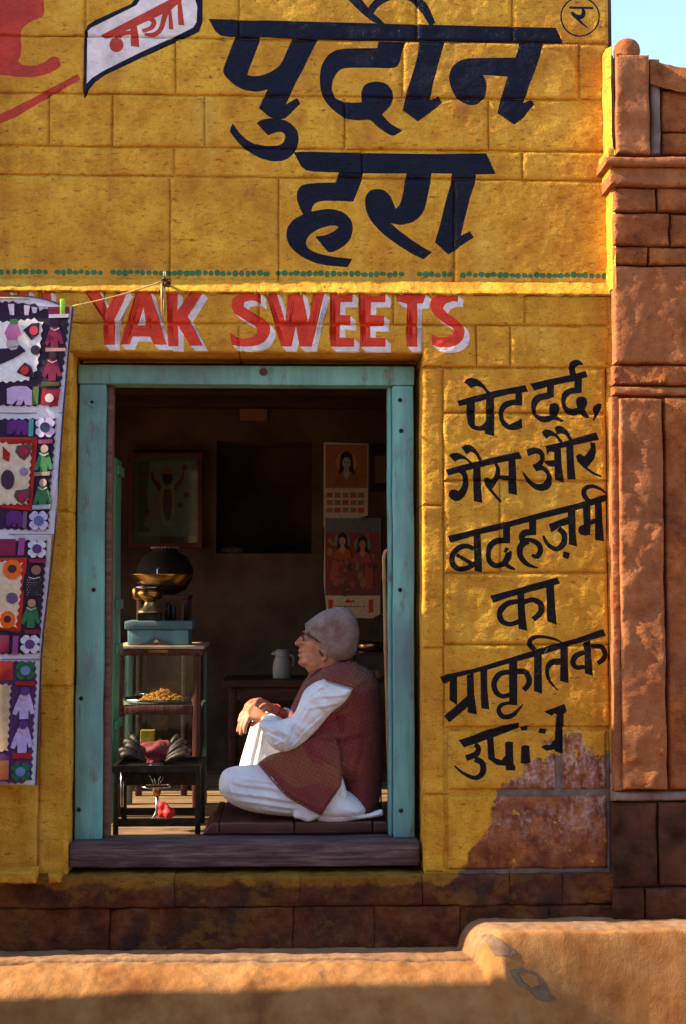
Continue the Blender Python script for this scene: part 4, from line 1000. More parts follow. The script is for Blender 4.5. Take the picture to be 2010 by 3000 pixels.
c1 = thing('wall_calendar', 'paper wall calendar with a long haired portrait above its date grid', 'calendar', tuple(P(1010, 1300, YB)))
Y = YB - .006
print_poly('backing_sheet', [(948,1295),(1080,1300),(1078,1510),(951,1545),(948,1540)], (.34,.29,.24), c1, Y, .0)
print_poly('portrait_ground', rectp(954, 1303, 1076, 1430), (.20,.08,.035), c1, Y, .0015)
seated_figure(c1, 1015, 1375, 1.05, (.21,.20,.23), (.17,.06,.03), Y, .003)
for r_ in range(3):
    for c_ in range(5): print_poly('date_box', rectp(957 + c_ * 23, 1443 + r_ * 22, 975 + c_ * 23, 1458 + r_ * 22), (.17,.10,.10) if (r_ + c_) % 3 else (.24,.06,.05), c1, Y, .0015)
c2 = thing('poster', 'red toned religious poster with two seated figures and a cream strip below', 'poster', tuple(P(1030, 1520, YB)))
print_poly('paper', [(952,1515),(1116,1518),(1114,1800),(1090,1812),(958,1806),(948,1700)], (.42,.30,.18), c2, Y - .006, .0)
print_poly('red_ground', rectp(953, 1518, 1114, 1745), (.15,.035,.03), c2, Y - .006, .0015)
print_poly('sky_ground', rectp(953, 1518, 1114, 1560), (.08,.09,.12), c2, Y - .006, .002)
for i in range(46):
    random.seed(i * 5 + 1); u, v = random.uniform(965, 1105), random.uniform(1565, 1735); r_ = random.uniform(4, 11)
    print_poly('print_mark', circ(u, v, r_, 7, r_ * random.uniform(.5, 1.6)), random.choice([(.26,.06,.03), (.20,.10,.04), (.06,.05,.03), (.12,.10,.07), (.05,.02,.03), (.25,.02,.02)]), c2, Y - .006, .0025 + i * .00004)
seated_figure(c2, 1003, 1600, .8, (.30,.14,.09), (.26,.05,.02), Y - .006, .005, (.12,.13,.12)); seated_figure(c2, 1062, 1610, .8, (.28,.13,.08), (.22,.04,.05), Y - .006, .005, (.12,.13,.12))
print_poly('red_leg', [(975,1640),(1000,1650),(985,1690),(1010,1700),(1005,1712),(965,1700)], (.26,.05,.03), c2, Y - .006, .006); print_poly('red_leg', [(1070,1650),(1095,1680),(1090,1715),(1105,1722),(1075,1728),(1070,1690)], (.26,.05,.03), c2, Y - .006, .006)
for u in (962, 1080): print_poly('red_block', rectp(u, 1757, u + 13, 1795), (.40,.03,.02), c2, Y - .006, .002)
print_poly('red_word', [(1012,1760),(1020,1755),(1028,1760),(1036,1757),(1040,1765),(1012,1767)], (.40,.03,.02), c2, Y - .006, .002)
for i in range(9): print_poly('small_print', rectp(990 + i * 9, 1775 + (i % 2), 996 + i * 9, 1779), (.10,.06,.04), c2, Y - .006, .002)
sf = thing('narrow_frame', 'narrow black framed print partly behind the right jamb beside the calendar', 'picture', tuple(P(1100, 1440, YB)))
a, b = P(1084, 1442, YB), P(1160, 1308, YB)
m = MB(); m.box((a.x, YB - .03, a.z), (b.x, YB - .001, b.z), .003); m.build('frame', simple('black_frame', (.02, .01, .01), (.01, .006, .006), 10, .4), sf)
print_poly('dark_print', rectp(1098, 1335, 1150, 1415), (.07,.045,.03), sf, YB - .03, .001)
# things on the niche sill
nz = nz0
for i, (u, lab) in enumerate([(668, 'small crumpled paper packet lying at the left of the dark niche'), (695, 'pale folded slip standing beside the packet in the dark niche'), (850, 'tiny white scrap near the middle of the dark niche sill')]):
    p = P(u, 1615, YB + .06); m = MB(); r_ = (.045, .04, .018)[i]
    vs_ = []
    m.ball((p.x, YB + .06, nz + r_ * .42), (r_, .03, r_ * .5), 6)
    for j in range(len(m.v)): q = Vector(m.v[j]); m.v[j] = tuple(q + Vector((1, .6, .8)) * r_ * .35 * fn(q.x * 40, q.y * 40 + i, q.z * 40))
    for j in range(len(m.v)): q = m.v[j]; m.v[j] = (q[0], q[1], max(q[2], nz + .0005))
    o = m.build('paper_scrap', flat((.14,.09,.07), .9)); tag(o, lab, 'paper')
# bench table with the white jug
YT = 1.75
tb = thing('side_table', 'low dark wooden table against the back wall', 'table', tuple(P(760, 2020, YT)))
za, zb = ZZ(2014, 760, YT), ZZ(1992, 760, YT); xa, xb = XX(652, 2000, YT), XX(1030, 2000, YT)
warp(longbox('table_top', (xa, YT, za), (xb, YT + .42, zb), M_dwood, tb, 0, 8, .006), .002)
for (x_, y_) in [(xa + .03, YT + .02), (xb - .07, YT + .02), (xa + .03, YT + .36), (xb - .07, YT + .36)]: longbox('leg', (x_, y_, ZF), (x_ + .04, y_ + .04, za - .001), M_dwood, tb)
longbox('apron', (xa + .07, YT + .025, za - .07), (xb - .07, YT + .045, za - .001), M_dwood, tb, 0, 3, .002)
longbox('shelf', (xa + .05, YT + .03, ZF + .12), (xb - .05, YT + .38, ZF + .14), M_dwood, tb, 0, 3, .002)
jg = thing('thermos_jug', 'white plastic jug with a lid, spout and handle on the dark table', 'jug', (P(826, 1997, YT + .15).x, YT + .15, zb))
M_jug = flat((.42,.37,.34), .45, .05, 30, .92)
s_ = (5.5 + YT + .15) / 4090; cx = jg.location.x; zz = zb
m = MB(); m.lathe((cx, YT + .15, zz), [(25*s_, 0), (27*s_, 2*s_), (27*s_, 30*s_), (25*s_, 45*s_), (20*s_, 60*s_), (19.5*s_, 62*s_)], 28); m.build('body', M_jug, jg, True)
m = MB(); m.lathe((cx, YT + .15, zz), [(20*s_, 62.5*s_), (21*s_, 64*s_), (20*s_, 78*s_), (16*s_, 83*s_), (.002, 84*s_)], 28); m.build('lid', M_jug, jg, True)
m = MB(); m.tube([(cx - 16*s_, YT + .15, zz + 72*s_), (cx - 24*s_, YT + .15, zz + 72*s_), (cx - 30*s_, YT + .15, zz + 69*s_)], [7*s_, 5*s_, 3*s_], 8); m.build('spout', M_jug, jg, True)
m = MB(); m.tube([(cx + 17*s_, YT + .15, zz + 66*s_), (cx + 27*s_, YT + .15, zz + 67*s_), (cx + 33*s_, YT + .15, zz + 60*s_), (cx + 34*s_, YT + .15, zz + 45*s_), (cx + 31*s_, YT + .15, zz + 34*s_)], 3.4*s_, 8); m.build('handle', M_jug, jg, True)
# shelf with pans behind the sitting man
M_brass = simple('worn_brass', (.55, .30, .08), (.25, .11, .03), 14, .28, 1.0, bump=.2)
M_steel = simple('steel', (.50, .50, .52), (.3, .3, .32), 14, .2, 1.0, bump=.1)
YS = 1.35
rk = thing('wall_rack', 'dark two tier rack behind the sitting man', 'rack', tuple(P(1080, 2050, YS)))
for v in (1912, 1996): z = ZZ(v, 1080, YS); longbox('shelf_board', (XX(1036, 1900, YS), YS, z - .015), (XX(1190, 1900, YS), YS + .3, z), M_dwood, rk, 0, 4, .002)
for u in (1036, 1184): x_ = XX(u, 1900, YS); longbox('upright', (x_, YS + .27, ZF), (x_ + .02, YS + .299, ZZ(1840, 1080, YS)), M_dwood, rk)
p = P(1090, 1912, YS + .12); m = MB(); m.lathe((p.x, YS + .12, ZZ(1912, 1080, YS)), [(.055, .001), (.075, .012), (.085, .045), (.082, .045), (.07, .012), (.01, .008)], 28); o = m.build('brass_pan', M_brass, None, True); tag(o, 'shallow brass pan on the upper tier behind the man', 'pan')
m = MB(); z = ZZ(1912, 1080, YS); m.box((XX(1052, 1900, YS), YS - .012, z - .001 + .0015), (XX(1066, 1900, YS), YS + .02, z + .004)); 
o = m.build('folded_paper', flat((.42,.36,.30), .8)); tag(o, 'pale folded paper slip at the front of the upper tier', 'paper')
for i in range(3):
    p = P(1062 + i * 24, 1995, YS + .1); m = MB(); m.lathe((p.x, YS + .1, ZZ(1996, 1080, YS)), [(.018, .001), (.03, .012), (.032, .03), (.026, .045), (.014, .05), (.003, .051)], 16)
    o = m.build('clay_cup', simple('clay_%d' % i, (.20, .10, .05), (.10, .045, .02), 14, .8), None, True); tag(o, ['left of the three small upturned clay cups on the lower tier', 'middle one of the three small upturned clay cups on the lower tier', 'right hand one of the three small upturned clay cups'][i], 'cup', 'upturned cups on the lower tier')

# ------------------------------------------------------------------ glass sweet cabinet
YC, DC = .74, .40
cab = thing('sweet_cabinet', 'dark wood and glass sweet display cabinet inside the left of the doorway', 'display cabinet', tuple(P(465, 2300, YC)))
cx0, cx1 = XX(337, 2000, YC), XX(592, 2000, YC); ct, cb_ = ZZ(1892, 460, YC), ZZ(2240, 460, YC)
M_cab = wood_mat('red_brown_wood', (.16, .045, .025), (.09, .022, .012), (.03, .008, .006), .45, (10, 10, 1.5))
M_cabg = teal_mat('green_flaking_paint', (.10, .17, .12), .9)
pw = .036
for (x_, y_, mt) in [(cx0, YC, M_cab), (cx1 - pw * 1.15, YC, M_cab), (cx0, YC + DC - pw, M_cabg), (cx1 - pw, YC + DC - pw, M_cabg)]: warp(longbox('post', (x_, y_, ZF + .002), (x_ + pw, y_ + pw, ct - .045), mt, cab), .001)
z1 = ZZ(1921, 460, YC)
longbox('top_rail', (cx0, YC, z1), (cx1, YC + pw, ct - .016), M_cab, cab, 0, 4, .003)
longbox('top_board', (cx0 - .006, YC - .008, ct - .015), (cx1 + .008, YC + DC + .008, ct), simple('pale_top', (.50, .36, .22), (.30, .20, .12), 12, .6), cab, 0, 4, .003)
zs_ = ZZ(2066, 460, YC); zt_ = ZZ(2094, 460, YC)
longbox('middle_rail', (cx0 + pw + .001, YC + .001, zt_), (cx1 - pw * 1.15 - .001, YC + pw, zs_), M_cab, cab, 0, 4, .003)
longbox('shelf', (cx0 + .004, YC + pw + .001, zs_ - .018), (cx1 - .004, YC + DC - .004, zs_ - .006), simple('shelf_glass_board', (.30, .30, .24), (.22, .20, .15), 12, .4), cab, 0, 4, .002)
longbox('bottom_rail', (cx0 + pw + .001, YC + .001, cb_ - .03), (cx1 - pw * 1.15 - .001, YC + pw, cb_), M_cab, cab, 0, 4, .003)
longbox('bottom_board', (cx0 + .004, YC + pw + .001, cb_ - .02), (cx1 - .004, YC + DC - .004, cb_ - .006), M_cab, cab, 0, 4, .002)
for yy in (YC + DC - .018,):
    longbox('side_rail', (cx1 - pw, YC + pw, ct - .045), (cx1 - .004, YC + DC - pw, ct - .016), M_cabg, cab, 1, 3, .002); longbox('side_rail', (cx0 + .004, YC + pw, ct - .045), (cx0 + pw, YC + DC - pw, ct - .016), M_cabg, cab, 1, 3, .002)
for (A, B) in [((cx0 + pw, YC + .012, zs_), (cx1 - pw, YC + .015, z1)), ((cx0 + pw, YC + .012, cb_), (cx1 - pw, YC + .015, zt_)), ((cx0 + pw, YC + DC - .015, cb_), (cx1 - pw, YC + DC - .012, z1)), ((cx0 + .010, YC + pw, cb_), (cx0 + .013, YC + DC - pw, z1)), ((cx1 - .013, YC + pw, cb_), (cx1 - .010, YC + DC - pw, z1))]:
    m = MB(); m.box(A, B); m.build('glass_pane', M_glass, cab)
m = MB(); a = P(462, 1909, YC); m.box((a.x - .045, YC - .006, a.z - .006), (a.x + .045, YC - .001, a.z + .006), .002); m.build('brass_pull', M_brass, cab)
p = P(462, 2060, YC + .18)
tr_ = thing('tray_of_sweets', 'steel tray heaped with crumbly orange sweets on the cabinet shelf', 'tray', (p.x, YC + .19, zs_)); tz = zs_ - .004
m = MB(); m.lathe((p.x, YC + .20, tz), [(.13, 0), (.150, .006), (.158, .022), (.154, .022), (.146, .008), (.01, .006)], 36); m.build('tray', M_steel, tr_, True)
M_sweet = simple('orange_sweets', (.62, .27, .04), (.38, .13, .015), 40, .7)
m = MB(); random.seed(3)
for i in range(170):
    a_ = random.uniform(0, 2 * pi); r_ = .10 * sqrt(random.random()); h_ = .055 * max(0, 1 - r_ / .11)
    c = (p.x + .02 + r_ * cos(a_), YC + .20 + r_ * sin(a_), tz + .010 + h_ * random.uniform(.55, 1.05)); m.ball(c, (random.uniform(.006, .014), random.uniform(.006, .012), random.uniform(.005, .010)), 3)
o = m.build('sweets', M_sweet, tr_); o['kind'] = 'stuff'
p = P(432, 2150, YC + .22); m = MB(); m.box((p.x - .03, YC + .2, cb_ - .005), (p.x + .035, YC + .24, p.z + .018), .002); o = m.build('carton', flat((.55,.36,.04), .6, .05)); tag(o, 'yellow carton standing on the bottom of the glass cabinet', 'carton')
# flaky teal cash drawer on the cabinet
YD = YC + .03
dr = thing('cash_drawer', 'flaking teal wooden drawer box on top of the sweet cabinet', 'drawer box', tuple(P(462, 1890, YD)))
za, zb = ct + .001, ZZ(1844, 460, YD)
m = MB(); xa, xb = XX(374, 1860, YD), XX(552, 1860, YD)
warp(longbox('box_body', (xa, YD, za), (xb, YD + .24, zb - .001), teal_mat('flaking_teal', (.13, .30, .32), .8), dr, 0, 8, .004), .002)
warp(longbox('lid_slab', (XX(366, 1830, YD), YD - .012, zb), (XX(564, 1830, YD), YD + .26, ZZ(1820, 460, YD)), teal_mat('flaking_grey_teal', (.09, .16, .17), .9), dr, 0, 8, .004), .002)
a = P(459, 1878, YD)
pl = [(XX(405, 1888, YD), ZZ(1889, 460, YD)), (XX(510, 1888, YD), ZZ(1889, 460, YD)), (XX(480, 1888, YD), ZZ(1880, 460, YD)), (a.x, ZZ(1870, 460, YD)), (XX(438, 1888, YD), ZZ(1880, 460, YD))]
sheet('wooden_crest', pl, M_dwood, dr, lambda x, z: YD - .016, .012, .3, False)
sheet('brass_tip', [(XX(452, 1888, YD), ZZ(1881, 460, YD)), (XX(467, 1888, YD), ZZ(1881, 460, YD)), (a.x, ZZ(1872, 460, YD))], flat((.6,.5,.3), .4), dr, lambda x, z: YD - .019, .002, .3, False)
zt2 = ZZ(1819, 460, YD)
# brass scale on the drawer
YSc = YD + .10; sc_ = (5.5 + YSc) / 4090
bal = thing('brass_scale', 'old brass shop scale with a wide shallow dish on the teal drawer', 'scale', (P(452, 1795, YSc).x, YSc, zt2)); bx = bal.location.x
def zz_(v): return ZZ(v, 455, YSc)
m = MB(); m.box((XX(405, 1800, YSc), YSc - .04, zt2), (XX(472, 1800, YSc), YSc + .05, zz_(1796)), .003); m.build('base', M_iron, bal)
m = MB(); c = (XX(440, 1780, YSc), YSc, 0); m.lathe(c, [(36*sc_, zz_(1795)), (34*sc_, zz_(1790)), (22*sc_, zz_(1778)), (17*sc_, zz_(1766)), (17*sc_, zz_(1762))], 24); m.build('bell_stand', simple('pale_brass', (.60, .45, .18), (.35, .22, .08), 10, .35, .8), bal, True)
m = MB(); m.lathe(c, [(17*sc_, zz_(1761)), (34*sc_, zz_(1752)), (40*sc_, zz_(1738)), (36*sc_, zz_(1728)), (20*sc_, zz_(1726)), (.002, zz_(1726))], 24); m.build('body', M_brass, bal, True)
c = (XX(437, 1720, YSc), YSc, 0); m = MB(); m.lathe(c, [(36*sc_, zz_(1725)), (42*sc_, zz_(1722)), (42*sc_, zz_(1719)), (36*sc_, zz_(1716)), (.002, zz_(1715))], 28); m.build('steel_disc', M_steel, bal, True)
c = (XX(473, 1700, YSc), YSc + .01, 0); m = MB(); m.lathe(c, [(60*sc_, zz_(1714)), (68*sc_, zz_(1711)), (90*sc_, zz_(1684)), (91*sc_, zz_(1682)), (88*sc_, zz_(1683)), (66*sc_, zz_(1708)), (.002, zz_(1710))], 36); m.build('dish', M_brass, bal, True)
c2_ = (XX(400, 1740, YSc), YSc + .06, 0); m = MB(); m.lathe(c2_, [(12*sc_, zz_(1758)), (16*sc_, zz_(1750)), (18*sc_, zz_(1730)), (14*sc_, zz_(1716))], 20); m.build('counterweight', M_brass, bal, True)
m = MB(); hx = XX(464, 1700, YSc); m.tube([(hx - .003, YSc - .04, zz_(1722)), (hx, YSc - .04, zz_(1690)), (hx, YSc - .04, zz_(1668)), (hx + .004, YSc - .04, zz_(1664)), (hx + .008, YSc - .04, zz_(1668))], .0032, 8); m.build('hook', M_steel, bal, True)
for i, (u, h_) in enumerate([(490, 1765), (505, 1772), (545, 1770)]):
    p = P(u, 1800, YSc); m = MB(); m.lathe((p.x, YSc + .03, zt2), [(.012, 0), (.013, .001), (.013, zz_(h_) - zt2 - .008), (.008, zz_(h_) - zt2 - .004), (.009, zz_(h_) - zt2)], 16)
    o = m.build('brass_weight', M_iron, None, True); tag(o, ['dark round scale weight nearest the brass scale', 'second dark scale weight, touching the first', 'dark scale weight near the right end of the teal drawer'][i], 'weight', 'scale weights on the drawer')
# clay pot on a bracket at the back
YPt = 1.5; sp_ = (5.5 + YPt) / 4090; p = P(483, 1700, YPt)
st = thing('pot_stand', 'dark timber stand holding the round clay pot at the back', 'stand', (p.x, YPt, ZF))
longbox('stand_top', (p.x - .13, YPt - .13, ZZ(1742, 480, YPt) - .02), (p.x + .13, YPt + .13, ZZ(1742, 480, YPt)), M_dwood, st, 0, 3, .003)
for sx in (-1, 1):
    for sy in (-1, 1): longbox('leg', (p.x + sx * .11 - .015, YPt + sy * .11 - .015, ZF), (p.x + sx * .11 + .015, YPt + sy * .11 + .015, ZZ(1742, 480, YPt) - .021), M_dwood, st, 2, 3, .002)
pot = thing('clay_pot', 'big round dark clay pot with a pale beaded rim behind the scale', 'pot', (p.x, YPt, ZZ(1742, 480, YPt)))
zq = lambda v: ZZ(v, 480, YPt)
m = MB(); m.lathe((p.x, YPt, 0), [(30*sp_, zq(1741)), (60*sp_, zq(1728)), (80*sp_, zq(1695)), (82*sp_, zq(1665)), (66*sp_, zq(1632)), (40*sp_, zq(1618)), (34*sp_, zq(1612)), (40*sp_, zq(1606)), (36*sp_, zq(1605)), (30*sp_, zq(1612)), (.002, zq(1620))], 32); m.build('body', simple('dark_clay', (.022, .008, .006), (.012, .005, .004), 8, .85), pot, True)
m = MB()
for i in range(26): a_ = 2 * pi * i / 26; m.ball((p.x + 38*sp_ * cos(a_), YPt + 38*sp_ * sin(a_), zq(1605)), (.007, .007, .006), 4)
m.build('beaded_rim', flat((.32,.24,.17), .6), pot, True)['kind'] = 'stuff'

# ------------------------------------------------------------------ blackened stove stand
YV, DV = .30, .30
stv = thing('stove_stand', 'black iron stove stand with a gas burner ring inside its open frame', 'stove', tuple(P(455, 2440, YV)))
vx0, vx1 = XX(331, 2350, YV), XX(583, 2350, YV); vt = ZZ(2243, 455, YV); w_ = .016
for (x_, y_) in [(vx0, YV), (vx1 - w_, YV), (vx0, YV + DV - w_), (vx1 - w_, YV + DV - w_)]: longbox('leg', (x_, y_, ZF + .001), (x_ + w_ + .006, y_ + w_, vt - .026), M_iron, stv, 2, 4, .002)
m = MB(); m.box((vx0 - .004, YV - .004, vt - .026), (vx1 + .004, YV + .012, vt)); m.box((vx0 - .004, YV + DV - .012, vt - .026), (vx1 + .004, YV + DV + .004, vt)); m.box((vx0 - .004, YV + .012, vt - .026), (vx0 + .012, YV + DV - .012, vt)); m.box((vx1 - .012, YV + .012, vt - .026), (vx1 + .004, YV + DV - .012, vt)); m.build('top_rim', M_iron, stv)
m = MB(); m.box((vx0 + .012, YV + .012, vt - .022), (vx1 - .012, YV + DV - .012, vt - .016)); m.build('top_plate', M_iron, stv)
zb1, zb0 = ZZ(2400, 455, YV), ZZ(2422, 455, YV)
m = MB(); m.box((vx0 + w_, YV + .001, zb0), (vx1 - w_, YV + .014, zb1)); m.build('front_bar', M_iron, stv)
m = MB(); m.box((vx0 + w_, YV + DV - .014, zb0), (vx1 - w_, YV + DV - .001, zb1)); m.build('back_bar', M_iron, stv)
m = MB(); m.box((vx0 + .02, YV + DV - .008, ZZ(2330, 455, YV)), (vx1 - .02, YV + DV - .004, vt - .024)); m.build('back_panel', M_iron, stv)
for u in (355, 361): m = MB(); x_ = XX(u, 2300, YV + .1); m.tube([(x_, YV + .1, ZZ(2375, 455, YV)), (x_, YV + .1, ZZ(2265, 455, YV))], .003, 6); m.build('rod', M_steel, stv, True)
m = MB(); c = P(460, 2303, YV + .14); R_ = 44 * (5.5 + YV + .14) / 4090
m.tube([(c.x + R_ * cos(a), c.y + R_ * .9 * sin(a), c.z) for a in [2 * pi * i / 28 for i in range(29)]], .0045, 8, False); m.build('burner_ring', M_steel, stv, True)
for i in range(4):
    a_ = 2 * pi * i / 4 + .5; m = MB(); m.tube([(c.x + R_ * .2 * cos(a_), c.y + R_ * .2 * sin(a_), c.z - .004), (c.x + R_ * .30 * cos(a_), c.y + R_ * .3 * sin(a_), c.z + .02), (c.x + R_ * .5 * cos(a_), c.y + R_ * .5 * sin(a_), c.z + .048)], .003, 6); m.build('prong', M_steel, stv, True)
m = MB(); m.lathe((c.x, c.y, c.z - .02), [(.012, -.02), (.016, -.006), (.020, .006), (.018, .016), (.004, .018)], 16); m.build('burner_cup', M_brass, stv, True)
m = MB(); m.tube([(c.x, c.y, c.z - .04), (c.x + .002, c.y, c.z - .10), (c.x - .006, c.y, c.z - .12), (c.x - .018, c.y - .01, ZZ(2405, 455, YV + .1))], [.008, .008, .007, .006], 8); m.build('gas_pipe', M_steel, stv, True)
def crumple(name, c, r, mat, label, cat, seed=0, amp=.5, flatz=None, freq=28):
    m = MB(); m.ball(c, r, 14)
    for j in range(len(m.v)):
        q = Vector(m.v[j]); d = (q - Vector(c)); n_ = noise.noise(q * freq + Vector((seed, 0, 0))) + .5 * noise.noise(q * freq * 2.2 + Vector((seed, 5, 0)))
        q = Vector(c) + d * (1 + amp * n_)
        if flatz is not None: q.z = max(q.z, flatz + .0004 * (j % 5))
        m.v[j] = tuple(q)
    o = m.build(name, mat, None, True)
    if label: tag(o, label, cat)
    return o
p = P(485, 2378, YV + .08); crumple('red_cloth', (p.x, YV + .085, p.z), (.036, .03, .030), flat((.50,.012,.015), .6), 'bright red crumpled cloth stuffed at the bottom of the stove stand', 'cloth', 2, .55, zb1 - .03)
p = P(462, 2190, YV + .18); crumple('pink_cloth', (p.x, YV + .19, vt + .035), (.085, .05, .045), flat((.20,.035,.04), .8), 'dusky pink rag heaped on the back of the stove top', 'rag', 8, .6, vt - .012)
p = P(395, 2170, YV + .28)
# fans of blackened folded pads either side
M_pad = simple('sooty_leather', (.035, .024, .017), (.008, .006, .004), 22, .5, bump=.6)
for side, lab in ((-1, 'left fan of sooty folded cloth strips on the stove top'), (1, 'right fan of sooty folded cloth strips on the stove top')):
    fan = thing('folded_strips', lab, 'cloth strips', (P(455, 2200, YV).x + side * .05, YV + .1, vt))
    for i in range(5):
        a0 = P(455 + side * (32 + i * 2), 2228 - i * 9, YV + .07 + i * .03); b0 = P(455 + side * (100 + (i % 2) * 12 - i * 7), 2212 - i * 13, YV + .06 + i * .035)
        a0.y = YV + .05 + i * .03; b0.y = YV + .05 + i * .04; a0.z = max(a0.z, vt + .012 + i * .006)
        m = MB(); mid = (a0 + b0) / 2 + Vector((0, -.004, .012))
        m.tube([a0, a0.lerp(mid, .5) + Vector((0, 0, .002)), mid, mid.lerp(b0, .6) + Vector((0, 0, .004)), b0], [.005, .010, .014, .017, .010], 8); m.build('strip', M_pad, fan, True)
m = MB(); p = P(458, 2226, YV + .06); m.lathe((p.x, YV + .07, vt - .014), [(.030, 0), (.036, .004), (.034, .012), (.02, .016), (.008, .018), (.002, .018)], 24); o = m.build('round_lid', M_steel, None, True); tag(o, 'small round steel lid at the front of the stove top', 'lid')

# ------------------------------------------------------------------ seat mat, stick, brass rod
M_leather = simple('maroon_leather', (.085, .022, .020), (.045, .012, .014), 7, .38, bump=.25, bscale=60, bdist=.002, spec=.5)
mt_ = thing('seat_mat', 'maroon leather seat cushion with stitched seams under the sitting man', 'cushion', (.2, .2, ZF))
YM0 = .215; mz0, mz1 = zs0 + .001, ZZ(2408, 860, YM0)
def cushion(u0, u1, name):
    bm = bmesh.new(); bmesh.ops.create_cube(bm, size=1); x0, x1 = XX(u0, 2430, YM0), XX(u1, 2430, YM0)
    for v in bm.verts: v.co = Vector(((x0 + x1) / 2 + v.co.x * (x1 - x0), YM0 + .28 + v.co.y * .56, (mz0 + mz1) / 2 + v.co.z * (mz1 - mz0)))
    bmesh.ops.bevel(bm, geom=bm.edges[:], offset=.010, segments=3, affect='EDGES', profile=.6)
    bmesh.ops.subdivide_edges(bm, edges=[e for e in bm.edges if e.calc_length() > .05], cuts=6, use_grid_fill=True)
    for v in bm.verts:
        if v.co.z > (mz0 + mz1) / 2: v.co.z += .004 * fn(v.co.x * 12, v.co.y * 12, 2)
        if u0 < 600 and v.co.x < x0 + .06: v.co.x += (v.co.z - mz0) * .9 * (1 - (v.co.x - x0) / .06)
    me = bpy.data.meshes.new(name); bm.to_mesh(me); bm.free(); return autosmooth(link(name, me, M_leather, mt_), 50)
cushion(590, 641, 'end_panel'); cushion(642, 861, 'panel'); cushion(863, 1092, 'panel'); cushion(1093, 1138, 'end_panel')
m = MB()
x0, x1 = XX(592, 2430, YM0), XX(1137, 2430, YM0); m.tube([(x0 + .01, YM0 - .001, mz0 + .010), (x1 - .004, YM0 - .001, mz0 + .010)], .0022, 6); m.build('piping', M_leather, mt_, True)
M_bam = simple('bamboo', (.42, .23, .09), (.25, .12, .045), 10, .45, stretch=(3, 3, .6))
stk = thing('walking_stick', 'bamboo walking stick with a hooked top leaning on the right jamb', 'walking stick', tuple(P(1138, 2330, .3)))
pts = [(1146,1618),(1140,1613),(1133,1614),(1127,1622),(1124,1640),(1125,1670),(1128,1800),(1131,1950),(1136,2130),(1141,2320)]
pp = [P(u, v, .19 + (v - 1613) * .00008) for u, v in pts]; sm = crm([tuple(q) for q in pp], 6)
m = MB(); m.tube(sm, [.0075 + .0015 * (abs((i % 9) - 4) < 1) for i in range(len(sm))], 10); m.build('shaft', M_bam, stk, True)
for v in (1700, 1800, 1905, 2010, 2120, 2230):
    t_ = (v - 1670) / (2320 - 1670); u = 1125 + 16 * t_; q = P(u, v, .19 + (v - 1613) * .00008); m = MB(); m.lathe((q.x, q.y, q.z), [(.0086, -.003), (.0102, 0), (.0086, .003)], 10); m.build('node_ring', M_bam, stk, True)
m = MB(); q = P(1116, 2386, .52); m.tube([(q.x, .52, q.z + .11), (q.x + .001, .52, q.z + .03)], .0035, 8); m.lathe((q.x, .52, q.z), [(.008, -.01), (.010, 0), (.006, .012), (.009, .02), (.004, .03)], 12)
o = m.build('ladle', M_brass, None, True); tag(o, 'slim brass ladle handle standing behind the man beside the jamb', 'ladle')
